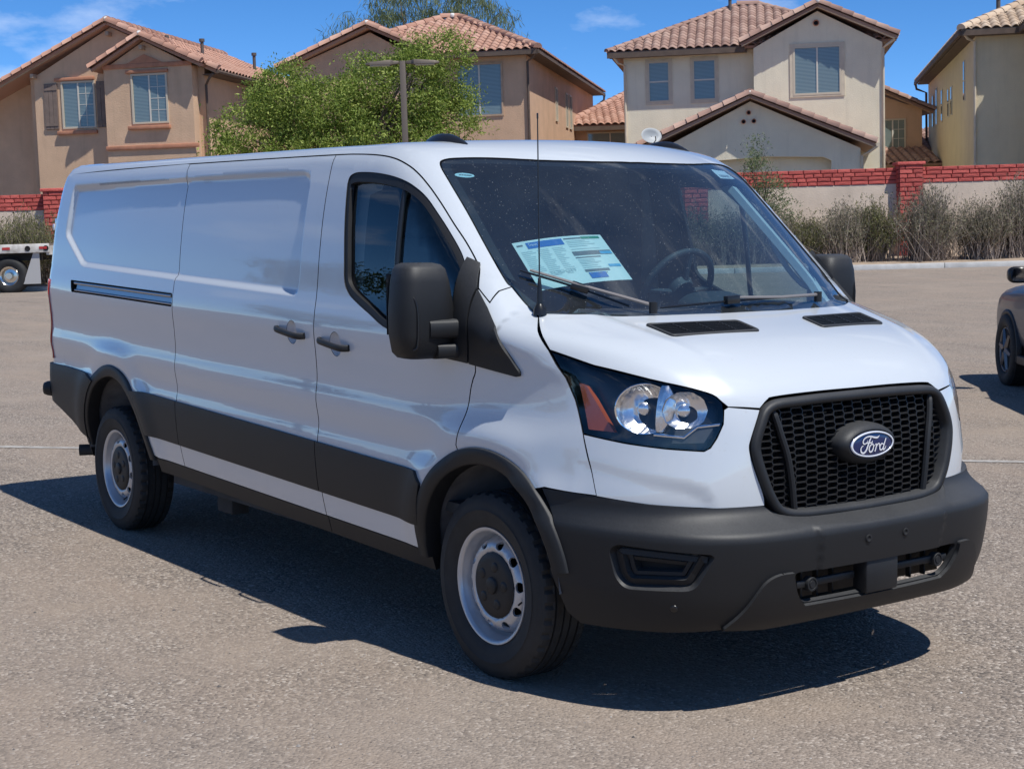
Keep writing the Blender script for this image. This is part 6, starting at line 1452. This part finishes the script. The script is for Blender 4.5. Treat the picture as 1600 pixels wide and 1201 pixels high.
# ------------------------------------------------------------------ lamp post
M_POLE = mat('lamp_bronze', (.15, .12, .095), .55, .3); M_LAMPG = mat('lamp_lens', (.45, .45, .44), .3)
LP = bg_empty('lamp_post', -2.98, 45.9, .36, 'brown double-headed parking-lot lamp post in front of the leafy tree', 'lamp post')
MB().b2(-.085, .085, -.085, .085, -.1, 6.42).build('pole', M_POLE, LP, bevel=.012); MB().b2(-.28, .28, -.28, .28, -.3, .55).build('base', M_KERB, LP, bevel=.03)
for sg in (-1, 1):
    hd = MB(); L = []
    for x, hw, z0, z1 in ((.10, .05, 6.34, 6.42), (.26, .08, 6.32, 6.43), (.34, .19, 6.30, 6.45), (.60, .21, 6.30, 6.43), (.95, .19, 6.31, 6.40), (1.08, .12, 6.33, 6.38)):
        L.append([(sg*x, -hw, z0), (sg*x, hw, z0), (sg*x, hw*.85, z1), (sg*x, -hw*.85, z1)])
    V, Fc = ringloft(L); hd.add(V, Fc+[(0, 1, 2, 3), tuple(range(len(V)-4, len(V)))]); o = hd.build('lamp_head', M_POLE, LP, bevel=.01)
    MB().b2(sg*.38, sg*.94, -.14, .14, 6.285, 6.303).build('lamp_lens', M_LAMPG, o)

# ------------------------------------------------------------------ flatbed trailer at the left edge
M_TRW = varied('trailer_white', (.60, .58, .54), .6, .18, 6, .002, 40, c2=(.40, .36, .31)); M_REFL = mat('red_reflector', (.45, .03, .025), .35); M_WOOD = varied('deck_boards', (.20, .16, .125), .85, .3, 5)
TR = bg_empty('flatbed_trailer', -14.3, 44.0, .37, 'rear of a flatbed trailer with white side rail and red markers, left edge', 'trailer')
MB().b2(-6, 1.22, -.02, .06, 1.17, 1.42).build('side_rail', M_TRW, TR, bevel=.015); MB().b2(-6, 1.20, .06, 2.4, 1.36, 1.43).build('deck', M_WOOD, TR); MB().b2(-6, .85, .5, .62, .95, 1.17).b2(-6, .85, 1.8, 1.92, .95, 1.17).build('chassis_beam', M_INNER, TR)
MB().b2(1.12, 1.22, .06, 2.4, 1.10, 1.36).build('rear_bar', M_TRW, TR)
for x in (-.65, -.1, .95): MB().b2(x, x+.22, -.032, -.02, 1.27, 1.34).build('red_marker', M_REFL, TR)
for x in (.62, 1.14):
    v, f_ = lathe([(.001, -.004), (.055, -.004), (.075, -.014), (.08, 0)], 18); mobj('rail_eyelet', [(x+a, b-.022, c+1.29) for a, b, c in v], f_, M_DARK, TR)
MB().prism([(.42, .29), (.92, .29), (.92, 1.17), (.75, 1.17)], 1, .05, .07).build('mud_flap', mat('flap_grey', (.42, .41, .40), .7), TR)
def truck_wheel(x):
    v, f_ = lathe([(.27, .02), (.30, .0), (.40, -.02), (.47, .0), (.52, .06), (.525, .12), (.525, .26), (.50, .30)], 48); o = fixn(mobj('wheel', [(x+a, b+.05, c+.53) for a, b, c in v], f_, M_TYRE, TR))
    v, f_ = lathe([(.001, .0), (.09, .0), (.10, .05), (.11, .14), (.19, .15), (.23, .06), (.265, .045), (.285, .02), (.285, .06)], 40); fixn(mobj('rim', [(x+a, b+.05, c+.53) for a, b, c in v], f_, M_CHROME2, o), sharp=.6)
M_CHROME2 = mat('polished_alloy', (.72, .68, .62), .18, 1.0)
truck_wheel(0.02); truck_wheel(-1.3)
MB().tube([(.02, .3, .53), (.02, 2.2, .53)], .07, 10).build('axle', M_INNER, TR)

# ------------------------------------------------------------------ grey car at the right edge (seen from behind its left side)
M_DALU = mat('dark_alloy', (.16, .16, .17), .35, .8)
M_CARP = mat('grey_car_paint', (.050, .060, .078), .38, .1, .35)
CAR = empty('grey_suv', (-3.80, 9.38, .02), 'dark grey sport utility car cut by the right edge of the photo', 'car', rot=(0, 0, rad(141)))
def csec(x, pts):
    """half section mirrored: pts = (y, z) from sill up to centre"""
    R_ = [(x, y, z) for y, z in pts]; return R_+[(x, -y, z) for x, y, z in R_[::-1]]
LW = [(2.28, [(.60, .42), (.72, .55), (.72, .80), (.65, .92), (.2, .96)]), (2.18, [(.80, .34), (.90, .52), (.90, .86), (.82, 1.0), (.3, 1.04)]), (1.85, [(.86, .30), (.945, .50), (.945, .92), (.86, 1.06), (.3, 1.10)]), (1.2, [(.87, .30), (.95, .52), (.95, .95), (.86, 1.10), (.3, 1.14)]), (.75, [(.86, .30), (.93, .52), (.93, .95), (.86, 1.12), (.3, 1.17)]), (-.8, [(.86, .30), (.94, .55), (.94, .97), (.90, 1.13), (.3, 1.16)]), (-2.4, [(.86, .32), (.935, .55), (.935, .99), (.89, 1.15), (.3, 1.17)]), (-3.3, [(.80, .36), (.88, .55), (.88, 1.0), (.83, 1.14), (.3, 1.16)]), (-3.5, [(.66, .42), (.74, .56), (.74, .95), (.70, 1.06), (.3, 1.10)])]
V, Fc = ringloft([csec(x, p) for x, p in LW]); nn_ = 10; CB = fixn(mobj('body', V, Fc+[tuple(range(nn_)), tuple(range(len(V)-nn_, len(V)))], M_CARP, CAR))
md = CB.modifiers.new('round', 'SUBSURF'); md.levels = 2; md.render_levels = 2
GH = [(.95, [(.80, 1.08), (.78, 1.11), (.3, 1.14)]), (.25, [(.84, 1.10), (.70, 1.55), (.3, 1.62)]), (-.6, [(.87, 1.12), (.76, 1.74), (.3, 1.82)]), (-2.7, [(.86, 1.13), (.76, 1.72), (.3, 1.80)]), (-3.3, [(.78, 1.12), (.68, 1.5), (.3, 1.57)])]
V, Fc = ringloft([csec(x, p) for x, p in GH]); fixn(mobj('glasshouse', V, Fc+[tuple(range(6)), tuple(range(len(V)-6, len(V)))], mat('car_glass', (.012, .014, .017), .05), CAR))
V, Fc = ringloft([csec(x, [(y+.012, z), (y2, z2+.012)]) for x, y, z, y2, z2 in ((.25, .69, 1.55, .3, 1.625), (-.6, .755, 1.74, .3, 1.825), (-2.7, .755, 1.72, .3, 1.805), (-3.3, .68, 1.5, .3, 1.575))]); fixn(mobj('roof_panel', V, Fc, M_CARP, CAR))
for sg in (1, -1):
    for a, b in (((.95, .80*sg, 1.10), (.25, .71*sg, 1.56)), ((-.35, .88*sg, 1.12), (-.42, .76*sg, 1.72)), ((-2.2, .87*sg, 1.13), (-2.2, .77*sg, 1.72))): MB().tube([a, b], .035, 6).build('pillar', M_CARP, CAR, True)
    for x in (1.45, -2.1):
        A = [(x+.43*math.cos(t), .385+.43*math.sin(t)) for t in np.linspace(-.25, math.pi+.25, 28)]; A2 = [(x+.375*math.cos(t), .385+.375*math.sin(t)) for t in np.linspace(-.25, math.pi+.25, 28)]
        V, Fc = ringloft([[(a, .90*sg, b) for a, b in A], [(a, .948*sg, b) for a, b in A], [(a, .955*sg, b) for a, b in A2], [(a, .70*sg, b) for a, b in A2]], False); fixn(mobj('arch_trim', V, Fc, M_PLAST, CAR))
        v, f_ = lathe([(.24, .05), (.26, .085), (.32, .10), (.37, .085), (.385, .05), (.385, -.10), (.36, -.13), (.24, -.13)], 56); o = mobj('wheel', [(x+a, (.885+b)*sg, c+.385) for a, b, c in v], f_, M_TYRE, CAR); fixn(o)
        v, f_ = lathe([(.24, .055), (.235, .075), (.225, .07), (.21, -.10)], 48); fixn(mobj('rim', [(x+a, (.885+b)*sg, c+.385) for a, b, c in v], f_, M_DALU, o))
        sp = MB()
        for k in range(6):
            t = 2*math.pi*k/6+.2; c_, s_ = math.cos(t), math.sin(t); sp.tube([(x+.03*c_, (.885+.055)*sg, .385+.03*s_), (x+.225*c_, (.885+.062)*sg, .385+.225*s_)], [.045, .026], 6)
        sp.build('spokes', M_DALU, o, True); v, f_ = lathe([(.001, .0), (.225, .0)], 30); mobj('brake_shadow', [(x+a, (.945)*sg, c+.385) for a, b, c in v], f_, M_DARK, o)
        MB().tube([(x, .70*sg, .40), (x, .940*sg, .40)], .405, 28).build('wheel_well', M_DARK, CAR)
    L = []
    for x, hw, hz_ in ((.80, .05, .05), (.775, .105, .075), (.70, .115, .085), (.655, .11, .08)):
        L.append([(x, (1.03+hw*math.copysign(abs(math.cos(t))**.6, math.cos(t)))*sg, 1.20+hz_*math.copysign(abs(math.sin(t))**.6, math.sin(t))) for t in np.linspace(0, 2*math.pi, 20, endpoint=False)])
    V, Fc = ringloft(L); MR = fixn(mobj('mirror', V, Fc+[tuple(range(20)), tuple(range(len(V)-20, len(V)))], M_TRIM, CAR))
    mobj('mirror_glass', [(.652, (1.03+.095*math.copysign(abs(math.cos(t))**.6, math.cos(t)))*sg, 1.20+.066*math.copysign(abs(math.sin(t))**.6, math.sin(t))) for t in np.linspace(0, 2*math.pi, 20, endpoint=False)], [tuple(range(20))], M_CHROME, MR, False)
    MB().tube([(.73, .90*sg, 1.14), (.73, .98*sg, 1.16)], .03, 8).build('mirror_stalk', M_TRIM, MR, True)
    MB().b2(-1.6, 1.0, .90*sg, .96*sg, .27, .36).build('sill_trim', M_PLAST, CAR, bevel=.015); MB().tube([(.15, .955*sg, .98), (-.05, .965*sg, .985)], .014, 8).build('door_handle', M_CARP, CAR, True)
    for x in (.66, -.42): MB().tube([(x, .9335*sg, 1.10), (x-.01, .944*sg, .95), (x, .942*sg, .60), (x+.02, .905*sg, .42)], .004, 4).build('door_seam', M_DARK, CAR)
